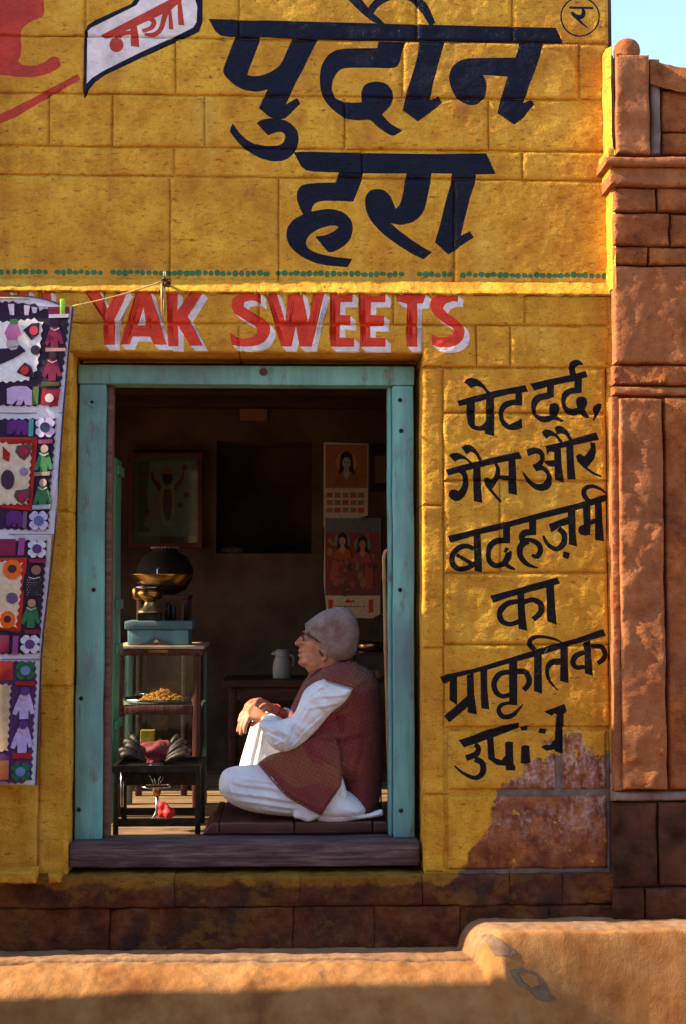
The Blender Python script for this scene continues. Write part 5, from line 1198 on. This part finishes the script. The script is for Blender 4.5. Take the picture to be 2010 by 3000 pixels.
# ------------------------------------------------------------------ the sitting man
man = thing('person', 'elderly man in wool cap, spectacles and maroon quilted vest sitting cross-legged', 'person', (.15, .42, mz1))
def seg_d(p, a, b):
    ax, ay = a; bx, by = b; dx, dy = bx - ax, by - ay; l = dx * dx + dy * dy
    t = 0 if l == 0 else max(0, min(1, ((p[0] - ax) * dx + (p[1] - ay) * dy) / l))
    return math.hypot(p[0] - ax - dx * t, p[1] - ay - dy * t)
def inflate(name, pts, Y0, W, R, mat, parent, step=.008, yc=None, wr=None, sm=True, raw=False, curve=3, flatten=1.0, back=1.0):
    """closed plump volume whose side outline is the given one"""
    pl = [(P(u, v, Y0).x, P(u, v, Y0).z) for u, v in crm(pts + [pts[0]], curve)[:-1]]
    if ccw(pl) < 0: pl = pl[::-1]
    x0 = min(p[0] for p in pl); x1 = max(p[0] for p in pl); z0 = min(p[1] for p in pl); z1 = max(p[1] for p in pl)
    V = [Vector(p) for p in pl]; nb_ = len(pl); segs = list(zip(pl, pl[1:] + pl[:1])); D = [0.0] * nb_
    j = z0 + step / 2; r_ = 0
    while j < z1:
        i = x0 + step / 2 + (step / 2 if r_ % 2 else 0)
        while i < x1:
            if pip((i, j), pl):
                d = min(seg_d((i, j), a, b) for a, b in segs)
                if d > step * .35: V.append(Vector((i, j))); D.append(d)
            i += step
        j += step * .87; r_ += 1
    for f_ in (.12, .3, .55):     # extra rings near the rim keep it round
        for a, b in segs:
            mx_, mz_ = (a[0] + b[0]) / 2, (a[1] + b[1]) / 2; l = math.hypot(b[0] - a[0], b[1] - a[1]) or 1
            q = (mx_ - (b[1] - a[1]) / l * step * f_, mz_ + (b[0] - a[0]) / l * step * f_)
            if pip(q, pl):
                d = min(seg_d(q, s0, s1) for s0, s1 in segs)
                if d > step * f_ * .8: V.append(Vector(q)); D.append(d)
    VV, E, FF, ov, b, oo = delaunay_2d_cdt(V, [], [list(range(nb_))], 0, 1e-7, True)
    fs = [tuple(f) for f, o in zip(FF, oo) if 0 in o]
    dist = [0.0] * len(VV)
    for i, o_ in enumerate(ov):
        if o_: dist[i] = 0.0 if any(q < nb_ for q in o_) else D[o_[0]]
        else: dist[i] = 0.0
    vs = []; top = []; bot = []
    for i, p in enumerate(VV):
        c_ = yc(p.x, p.y) if yc else Y0; q = min(dist[i] / R, 1); t = W * sqrt(max(0, 1 - (1 - q) ** 2)) ** flatten
        dsp = wr(p.x, p.y) * min(1, dist[i] / (R * .35)) if wr else 0
        top.append(len(vs)); vs.append((p.x, c_ - t - dsp, p.y))
        if dist[i] == 0: bot.append(top[-1])
        else: bot.append(len(vs)); vs.append((p.x, c_ + t * back, p.y))
    F = [tuple(top[i] for i in f) for f in fs] + [tuple(bot[i] for i in f[::-1]) for f in fs]
    if raw: return vs, F
    return mk(name, vs, F, mat, parent, None, sm)
M_skin = NT('skin'); t = M_skin
c_ = t.ramp(t.noise(28, 6, .65), [(.3, (.34, .11, .055)), (.55, (.48, .19, .10)), (.75, (.56, .26, .155))])
c_ = t.mix(t.ramp(t.noise(140, 3, .7), [(.62, 0.0), (.72, .5)]), c_, (.30, .09, .05))
t.bump(t.math('ADD', t.noise(60, 5, .7), t.math('MULTIPLY', t.noise(200, 3), .4)), .35, .003)
t.b.inputs['Subsurface Weight'].default_value = .08; t.b.inputs['Subsurface Radius'].default_value = (.02, .008, .004); t.b.inputs['Subsurface Scale'].default_value = .3
M_skin = t.done(c_, .5, spec=.4)
def cloth_mat(name, c, c2, rough=.9, weave=500, bs=.3):
    t = NT(name)
    col = t.ramp(t.noise(9, 5, .6), [(.3, c2), (.7, c)])
    h = t.math('ADD', t.math('MULTIPLY', t.noise(24, 5, .65, t.mapping((1, 1, 1), (0, .6, 0))), 1.4), t.math('MULTIPLY', t.noise(weave, 2), .15))
    t.bump(h, bs, .006); m_ = t.done(col, rough, spec=.15)
    t.b.inputs['Sheen Weight'].default_value = .1
    return m_
M_white_c = cloth_mat('white_cotton', (.80, .80, .82), (.66, .66, .71), .9, 600, .9)
def quilted():
    t = NT('quilted_maroon'); X, Yc, Z = t.xyz()
    def stitch(axis, sc, ph=0):
        mv = t.mapping((1, 1, 1), (0, axis, 0))
        sep = t.n.new('ShaderNodeSeparateXYZ'); t.l.new(mv, sep.inputs[0])
        nz_ = t.math('MULTIPLY', t.noise(6, 3), .035)
        f = t.math('ABSOLUTE', t.math('SUBTRACT', t.math('FRACT', t.math('MULTIPLY', t.math('ADD', sep.outputs[0], nz_), sc)), .5))
        return t.sstep(f, .5, .34)
    g = t.math('MULTIPLY', stitch(radians(62), 62), stitch(radians(-28), 62))
    bold = t.ramp(t.vor(5.5), [(.2, 0.0), (.24, 1.0)])
    col = t.ramp(t.noise(4, 4, .6), [(.35, (.165, .026, .024)), (.5, (.20, .036, .030)), (.66, (.21, .055, .030))])
    patch = t.ramp(t.noise(1.6, 1, .4, t.mapping((2.0, 1, 2.0), (0, .7, 0), (3.1, 0, .6))), [(.61, 0.0), (.625, 1.0)])
    col = t.mix(t.math('MULTIPLY', patch, .8), col, (.22, .075, .034))
    col = t.mix(t.math('MULTIPLY', t.math('SUBTRACT', 1.0, g), .16), col, (.08, .014, .012))
    t.bump(t.math('ADD', g, t.math('ADD', t.math('MULTIPLY', t.noise(40, 5, .7), .35), t.math('MULTIPLY', t.noise(11, 4, .6), .9))), .6, .007)
    m_ = t.done(col, .8, spec=.2); t.b.inputs['Sheen Weight'].default_value = .15; return m_
M_vest = quilted()
M_cap = NT('felted_wool'); t = M_cap
c_ = t.ramp(t.noise(22, 7, .72), [(.3, (.13, .068, .052)), (.5, (.25, .145, .115)), (.7, (.38, .26, .22))])
t.bump(t.math('ADD', t.noise(90, 6, .75), t.noise(16, 4, .6)), 1.0, .010); M_cap = t.done(c_, .95, spec=.05); t.b.inputs['Sheen Weight'].default_value = .5; t.b.inputs['Sheen Roughness'].default_value = .6

YH = .42
def creases(lst, Y, base=None):
    L = []
    for (u0, v0, u1, v1, wd, am) in lst:
        a, b = P(u0, v0, Y), P(u1, v1, Y); L.append((a.x, a.z, b.x, b.z, wd, am))
    def f(x, z):
        r = base(x, z) if base else 0
        xw = x + .007 * fbm(x, z, 7, 31, 2); zw = z + .007 * fbm(x, z, 7, 57, 2)
        for (ax, az, bx, bz, wd, am) in L:
            dx, dz = bx - ax, bz - az; l2 = dx * dx + dz * dz; t_ = max(0, min(1, ((xw - ax) * dx + (zw - az) * dz) / l2))
            nx_, nz_ = xw - ax - dx * t_, zw - az - dz * t_; d = math.hypot(nx_, nz_); taper = 1 - .6 * t_
            if d < wd * 4: 
                s_ = 1 if (nx_ * -dz + nz_ * dx) > 0 else -1
                r += am * taper * (math.exp(-(d / wd) ** 2) - .55 * math.exp(-((d - s_ * wd * 1.3) / wd) ** 2) * 1)
        return r
    return f
# body: head and neck in profile, arms, hands and legs fused into one skin surface
bodyV = []; bodyF = []
def addm(vs, fs):
    b_ = len(bodyV); bodyV.extend([tuple(v) for v in vs]); bodyF.extend([tuple(i + b_ for i in f) for f in fs])
prof = [(899,1838),(896,1848),(889,1855),(883,1861),(876,1868),(868,1877),(863,1884),(866,1891),(873,1893),(878,1896),(876,1902),(873,1909),(879,1913),(872,1918),(875,1925),(878,1929),(875,1934),(873,1941),(877,1948),(885,1953),(894,1957),(901,1966),(909,1980),(915,2004),(1010,2010),(1002,1965),(1004,1935),(1030,1890),(1040,1848),(1020,1810),(990,1795),(945,1795),(912,1815)]
def face_relief(x, z):
    r_ = 0
    for (u, v, sx, sz, a) in [(893,1862,.010,.008,-.012), (905,1886,.026,.020,.006), (884,1888,.007,.007,.006), (893,1905,.009,.018,-.004), (905,1916,.018,.010,-.002), (888,1914,.012,.003,-.004), (930,1900,.02,.03,-.004), (915,1945,.03,.008,.004), (897,1848,.014,.005,.006)]:
        p = P(u, v, YH); r_ += a * math.exp(-((x - p.x) / sx) ** 2 - ((z - p.z) / sz) ** 2)
    return r_
addm(*inflate('h', prof, YH, .074, .085, None, None, .0045, None, face_relief, raw=True, curve=3))
def cap_(pts, rad, n=14):
    m = MB(); m.tube(pts, rad, n)
    for p, r_ in ((pts[0], rad[0]), (pts[-1], rad[-1])): m.ball(tuple(p), r_, 7)
    addm(m.v, m.f)
Q = lambda u, v, y: P(u, v, y)
# neck and trunk core (under the clothes)
cap_([Q(968, 1945, YH), Q(990, 2010, YH), Q(1010, 2150, YH), Q(1015, 2320, YH)], [.055, .07, .09, .085], 20)
# ear
m = MB(); e = Q(953, 1918, YH - .074); m.ball((e.x, e.y, e.z), (.011, .010, .024), 8); addm(m.v, m.f)
m = MB(); e = Q(950, 1932, YH - .077); m.ball((e.x, e.y, e.z), (.009, .007, .010), 6); addm(m.v, m.f)
# near arm (his left): shoulder, elbow, wrist
cap_([Q(975, 2030, .30), Q(915, 2090, .255), Q(838, 2168, .25)], [.035, .036, .034]); cap_([Q(838, 2168, .25), Q(808, 2140, .29), Q(779, 2108, .34)], [.036, .031, .023])
# far arm
cap_([Q(960, 2010, .58), Q(900, 2080, .60), Q(850, 2125, .58)], [.048, .04, .034]); cap_([Q(850, 2125, .58), Q(825, 2095, .53), Q(799, 2077, .47)], [.034, .030, .023])
# legs
cap_([Q(990, 2345, .38), Q(850, 2330, .30), Q(690, 2305, .29)], [.05, .055, .045]); cap_([Q(680, 2305, .30), Q(800, 2370, .36), Q(900, 2378, .42)], [.045, .036, .03])
cap_([Q(1000, 2340, .52), Q(880, 2200, .52), Q(775, 2128, .50)], [.07, .06, .05]); cap_([Q(772, 2130, .50), Q(758, 2240, .49), Q(760, 2340, .48)], [.05, .042, .032])
# near hand over the knee, fingers hanging
def hand(wr_, kn, fingers, thumb, pr=.015):
    W_ = Q(*wr_)
    for k_ in kn: cap_([W_, W_.lerp(Q(*k_), .55), Q(*k_)], [.020, .0165, .0115], 10)
    for a, b in zip(kn[:-1], kn[1:]): cap_([Q(*a), Q(*b)], [.0125, .0125], 10)
    for f in fingers:
        pts_ = [Q(*q) for q in f]; n_ = len(pts_); cap_(pts_, [.0105 - .0026 * i / (n_ - 1) for i in range(n_)], 10)
    pts_ = [Q(*q) for q in thumb]; cap_(pts_, [.0135, .0115, .0095][:len(pts_)], 10)
hand((779,2106,.345), [(741,2072,.395), (733,2080,.378), (729,2090,.362), (731,2101,.347)],
     [[(741,2072,.395),(722,2076,.398),(707,2094,.396),(701,2112,.393)], [(733,2080,.378),(716,2092,.376),(704,2116,.374),(697,2141,.373)], [(729,2090,.362),(718,2106,.358),(709,2128,.357),(705,2149,.357)], [(731,2101,.347),(724,2115,.342),(718,2132,.341),(717,2145,.342)]],
     [(768,2098,.37),(752,2112,.368),(738,2124,.366)])
hand((799,2077,.47), [(764,2052,.455), (756,2053,.437), (750,2058,.420), (748,2065,.404)],
     [[(764,2052,.455),(743,2052,.448),(727,2062,.440),(722,2078,.434)], [(756,2053,.437),(737,2054,.430),(722,2066,.424),(716,2083,.419)], [(750,2058,.420),(732,2061,.413),(720,2074,.408),(716,2090,.404)], [(748,2065,.404),(736,2070,.398),(727,2081,.394),(724,2093,.392)]],
     [(790,2070,.44),(776,2066,.415),(764,2072,.398)])
me = bpy.data.meshes.new('body'); me.from_pydata(bodyV, [], bodyF); me.update()
body = link('body', me, M_skin, man)
md = body.modifiers.new('r', 'REMESH'); md.mode = 'VOXEL'; md.voxel_size = .0034; md.use_smooth_shade = True
md = body.modifiers.new('s', 'SMOOTH'); md.factor = .5; md.iterations = 2
dg = bpy.context.evaluated_depsgraph_get(); me2 = bpy.data.meshes.new_from_object(body.evaluated_get(dg)); body.modifiers.clear(); body.data = me2; me2.name = 'body'
if not me2.materials: me2.materials.append(M_skin)
me2.polygons.foreach_set('use_smooth', [True] * len(me2.polygons))
# eye and brow
m = MB(); e = Q(896, 1866, YH - .046); m.ball((e.x, e.y, e.z), (.011, .010, .010), 8); eye = m.build('eye', flat((.55,.50,.45), .2, 0), man, True)
m = MB(); m.ball((e.x - .008, e.y - .003, e.z), (.0045, .006, .006), 6); m.build('iris', flat((.02,.012,.01), .2, 0), eye, True)
m = MB(); m.tube([Q(889, 1851, YH - .04), Q(898, 1848, YH - .058), Q(908, 1852, YH - .068)], [.0025, .004, .002], 6); m.build('eyebrow', flat((.30,.26,.24), .9), man, True)
# spectacles
sp_o = MB(); sp_o.tube([Q(886, 1858, YH - .050), Q(889, 1852, YH - .056), Q(884, 1850, YH - .02), Q(883, 1856, YH)], .0035, 6); 
ring = [(884.5 + 2.2 * cos(a), 1866 + 15 * sin(a), YH - .042 - .024 * cos(a + .0)) for a in [2 * pi * i / 24 for i in range(25)]]
ring = [P(885 + (2 if cos(a) > 0 else 0) + 2.5 * cos(a), 1866 + 13 * sin(a), YH - .038 - .021 * cos(a)) for a in [2 * pi * i / 24 for i in range(25)]]
ring2 = [P(884 + 1.5 * cos(a), 1866 + 13 * sin(a), YH + .038 + .021 * cos(a)) for a in [2 * pi * i / 24 for i in range(25)]]
M_spec = flat((.14,.012,.018), .25, 0)
gl_ = MB(); gl_.tube(ring, .0028, 6, False); gl_.tube(ring2, .0022, 6, False); gl_.tube([Q(884, 1862, YH - .016), Q(880, 1860, YH), Q(883, 1862, YH + .016)], .0026, 6)
gl_.tube([Q(888, 1855, YH - .062), Q(905, 1862, YH - .075), Q(925, 1874, YH - .083), Q(948, 1890, YH - .082)], [.0042, .0042, .0036, .003], 6)
spect = gl_.build('spectacles', M_spec, man, True)
m = MB(); n_ = 24; cc = sum((Vector(q) for q in ring[:-1]), Vector()) / 24; m.add([cc + Vector((0, 0, 0))] + ring[:-1], [(0, 1 + i, 1 + (i + 1) % 24) for i in range(24)]); m.build('lens', M_glass, spect)
# trousers: raised far leg and folded near leg
def folds(a, f, s, ph=0.0, amp=.004):
    ca, sa = cos(a), sin(a)
    return lambda x, z: amp * (sin((x * ca + z * sa) * f + 3.5 * fbm(x, z, s, ph, 2)) * (.55 + .9 * fn(x * 4, ph, z * 4)) + .6 * fbm(x, z, 16, ph + 3, 2))
trousers_far = inflate('trouser_leg', [(748,2096),(775,2090),(830,2115),(905,2190),(960,2290),(900,2330),(800,2320),(770,2345),(715,2330),(700,2262),(704,2232),(716,2190),(728,2150),(738,2115)], .50, .075, .06, M_white_c, man, .008, wr=creases([(760,2110,730,2240,.008,.010),(775,2110,760,2230,.007,.010),(790,2120,800,2230,.007,.009),(745,2125,715,2200,.006,.008),(770,2140,745,2300,.007,.008)], .46, folds(.35, 60, 6, 1, .004)))
trousers = inflate('trouser_leg', [(641,2290),(652,2262),(676,2248),(715,2243),(790,2240),(880,2250),(960,2290),(1040,2330),(1075,2370),(1040,2402),(960,2404),(900,2394),(857,2392),(780,2384),(724,2374),(672,2350),(644,2318)], .29, .095, .065, M_white_c, man, .007, wr=creases([(970,2310,720,2262,.008,.010),(960,2335,690,2290,.008,.011),(950,2360,680,2318,.008,.012),(930,2378,710,2345,.007,.010),(900,2285,770,2256,.006,.008),(870,2345,740,2328,.006,.008),(880,2300,700,2275,.006,.007),(850,2385,770,2370,.006,.007),(660,2280,690,2345,.008,.006)], .22, folds(1.9, 60, 5, 7, .0025)))
# shirt: tails spread on the mat, sleeve, cuff
def tail_y(x, z): return .215 + .06 * max(0, (z - mz1) * 4)
inflate('shirt_tail', [(1003,2275),(965,2330),(935,2385),(930,2403),(960,2411),(1005,2410),(1030,2404),(1075,2398),(1110,2392),(1122,2388),(1120,2372),(1105,2374),(1070,2385),(1035,2370),(1020,2330)], .24, .028, .03, M_white_c, man, .006, wr=creases([(1003,2280,960,2390,.006,.009),(1010,2300,1040,2395,.006,.009),(995,2300,935,2395,.005,.007),(1010,2330,1000,2405,.005,.008),(1110,2385,1030,2400,.004,.005)], .22, folds(1.2, 80, 8, 3, .003)))
inflate('shirt_hem', [(858,2338),(905,2362),(932,2385),(925,2400),(900,2408),(880,2400),(862,2396),(856,2375)], .215, .022, .02, M_white_c, man, .005, wr=folds(.2, 120, 9, 5, .005))
inflate('shirt_front', [(765,2092),(790,2085),(835,2110),(860,2130),(850,2210),(800,2240),(755,2240),(748,2180)], .47, .05, .04, M_white_c, man, .008, wr=folds(.6, 90, 8, 5, .006))
# vest trunk, front flap, collar
vest_pts = [(905,1976),(932,1955),(975,1938),(1031,1934),(1060,1950),(1084,1966),(1104,1992),(1115,2040),(1120,2120),(1121,2239),(1114,2330),(1100,2385),(1062,2398),(1022,2401),(1008,2350),(1000,2297),(985,2312),(930,2330),(880,2290),(850,2240),(830,2200),(838,2130),(850,2080),(865,2045),(885,2005)]
def vest_folds(x, z):
    p1 = P(1000, 2170, .3); 
    r_ = .010 * fbm(x, z, 9, 2, 3)
    for (u, v, ang, ln, a) in [(955,2165,-.12,.11,-.010), (1030,2160,.1,.05,-.008), (985,2100,.2,.06,-.006), (960,2230,-.5,.07,-.006), (1060,2010,.35,.06,-.005), (1050,2230,1.3,.1,-.005)]:
        p = P(u, v, .3); dx, dz = x - p.x, z - p.z; s1 = dx * cos(ang) + dz * sin(ang); s2 = -dx * sin(ang) + dz * cos(ang)
        r_ += 1.5 * a * math.exp(-(s1 / ln) ** 2 - (s2 / .010) ** 2) - a * 1.1 * math.exp(-(s1 / ln) ** 2 - ((s2 - .02) / .012) ** 2)
    return r_
vest = inflate('vest', vest_pts, YH, .185, .125, M_vest, man, .007, wr=vest_folds)
def flap_y(x, z):
    t_ = (z - ZZ(2382, 940, .2)) / (ZZ(2172, 940, .2) - ZZ(2382, 940, .2))
    return .185 + .045 * max(0, min(1, t_)) + .05 * max(0, (XX(800, 2200, .2) - x)) * 4
flap = inflate('vest_front', [(757,2237),(790,2214),(835,2200),(898,2170),(950,2150),(985,2170),(998,2230),(1001,2296),(985,2320),(962,2352),(941,2384),(900,2362),(857,2340),(830,2318),(795,2280)], .2, .022, .016, M_vest, man, .006, yc=flap_y, wr=lambda x, z: .5 * vest_folds(x, z) + .003 * sin(x * 60 + z * 30))
collar = inflate('vest_collar', [(907,1968),(925,1953),(950,1944),(985,1938),(1020,1932),(1034,1938),(1030,1950),(985,1956),(945,1962),(918,1984),(905,1995),(900,1985)], YH, .085, .02, M_vest, man, .006)
m = MB()
for pth in ([(1002,2290),(1004,2220),(1003,2150),(1000,2110),(985,2085)], [(1001,2296),(985,2318),(962,2350),(941,2384)], [(941,2384),(900,2363),(857,2340),(830,2319),(795,2281),(757,2238)]):
    q = []
    for (u, v) in pth: 
        p = P(u, v, .2); q.append((p.x, flap_y(p.x, p.z) - .022 if v > 2230 and u < 1001 else .232, p.z))
    m.tube(crm(q, 4), .0032, 6)
m.build('vest_piping', M_vest, vest, True)
# near sleeve: upper arm out of the armhole, forearm up to the cuff
def arm_fold(x, z):
    e = P(850, 2170, .2); d = math.hypot(x - e.x, z - e.z)
    return .003 * sin(x * 95 - z * 60 + 4 * fbm(x, z, 7, 2, 2)) * math.exp(-(d / .11) ** 2) + .004 * fbm(x, z, 12, 6, 3) + .004 * sin((x + z) * 70 + 3 * fbm(x, z, 6, 9, 2))
slv = inflate('sleeve', [(952,1990),(925,1998),(893,2022),(876,2060),(862,2090),(838,2105),(806,2112),(770,2108),(762,2128),(778,2158),(792,2184),(818,2200),(842,2203),(880,2183),(925,2142),(962,2098),(985,2078),(1010,2058),(1034,2018),(1005,2008),(975,1998)], .235, .068, .055, M_white_c, man, .005, wr=creases([(838,2190,905,2075,.006,.011),(832,2180,872,2085,.006,.010),(850,2188,935,2105,.006,.010),(860,2180,955,2085,.005,.008),(985,2062,900,2075,.007,.010),(1015,2035,925,2040,.007,.009),(1005,2015,935,2012,.006,.008),(960,1998,905,2035,.006,.007),(790,2120,850,2150,.006,.009),(785,2150,840,2170,.006,.009),(800,2180,845,2160,.005,.008),(778,2115,800,2170,.004,.006),(880,2150,850,2120,.006,.007)], .2, arm_fold))
m = MB(); q = [(953,1988),(975,1995),(1004,2004),(1037,2014),(1033,2030),(1014,2058),(990,2080),(972,2088)]
m.tube(crm([tuple(P(u, v, .200 if i < 4 else .215)) for i, (u, v) in enumerate(q)], 4), .006, 8); m.build('armhole_binding', M_vest, vest, True)
cf = MB(); a, b = Q(776, 2100, .33), Q(786, 2118, .325); ax_ = (Q(779, 2108, .34) - Q(838, 2168, .25)).normalized()
c0 = Q(793, 2122, .318); cf.tube([c0 - ax_ * .03, c0, c0 + ax_ * .022, c0 + ax_ * .024], [.044, .040, .038, .034], 18); cf.build('cuff', M_white_c, man, True)
cf = MB(); ax_ = (Q(799, 2077, .47) - Q(850, 2125, .58)).normalized(); c0 = Q(828, 2100, .54); cf.tube([c0 - ax_ * .1, c0 - ax_ * .04, c0, c0 + ax_ * .002], [.055, .050, .044, .038], 16); cf.build('far_cuff', cloth_mat('pinkish_cotton', (.72,.58,.62), (.6,.46,.5)), man, True)
br = MB(); ctr = Q(806, 2081, .485); n1 = ax_.cross(Vector((0, 0, 1))).normalized(); n2 = ax_.cross(n1); br.tube([ctr + (n1 * cos(a) + n2 * sin(a)) * .027 for a in [2 * pi * i / 20 for i in range(21)]], .003, 6, False); br.build('red_thread_bracelet', flat((.35,.02,.03)), man, True)
# cap
cap_pts = [(896,1826),(915,1810),(945,1791),(975,1781),(1007,1779),(1032,1793),(1048,1822),(1054,1853),(1050,1888),(1042,1914),(1022,1932),(992,1938),(964,1934),(942,1916),(924,1896),(909,1873),(898,1848)]
cap = inflate('wool_cap', cap_pts, YH, .096, .06, M_cap, man, .006, flatten=.75, wr=lambda x, z: .0035 * fbm(x, z, 14, 3, 3))
m = MB(); q = [(897,1828),(900,1848),(911,1873),(926,1896),(944,1915),(966,1932),(992,1936)]
yy = [.02, .045, .058, .062, .064, .058, .045]
m.tube(crm([tuple(P(u, v, YH - y_)) for (u, v), y_ in zip(q, yy)], 4), .0055, 8); m.build('cap_rim', M_cap, cap, True)
m = MB(); m.tube([Q(935, 1905, YH - .078), Q(942, 1918, YH - .080), Q(950, 1926, YH - .076)], [.003, .006, .003], 6); m.build('sideburn', flat((.10,.06,.05), .9), man, True)
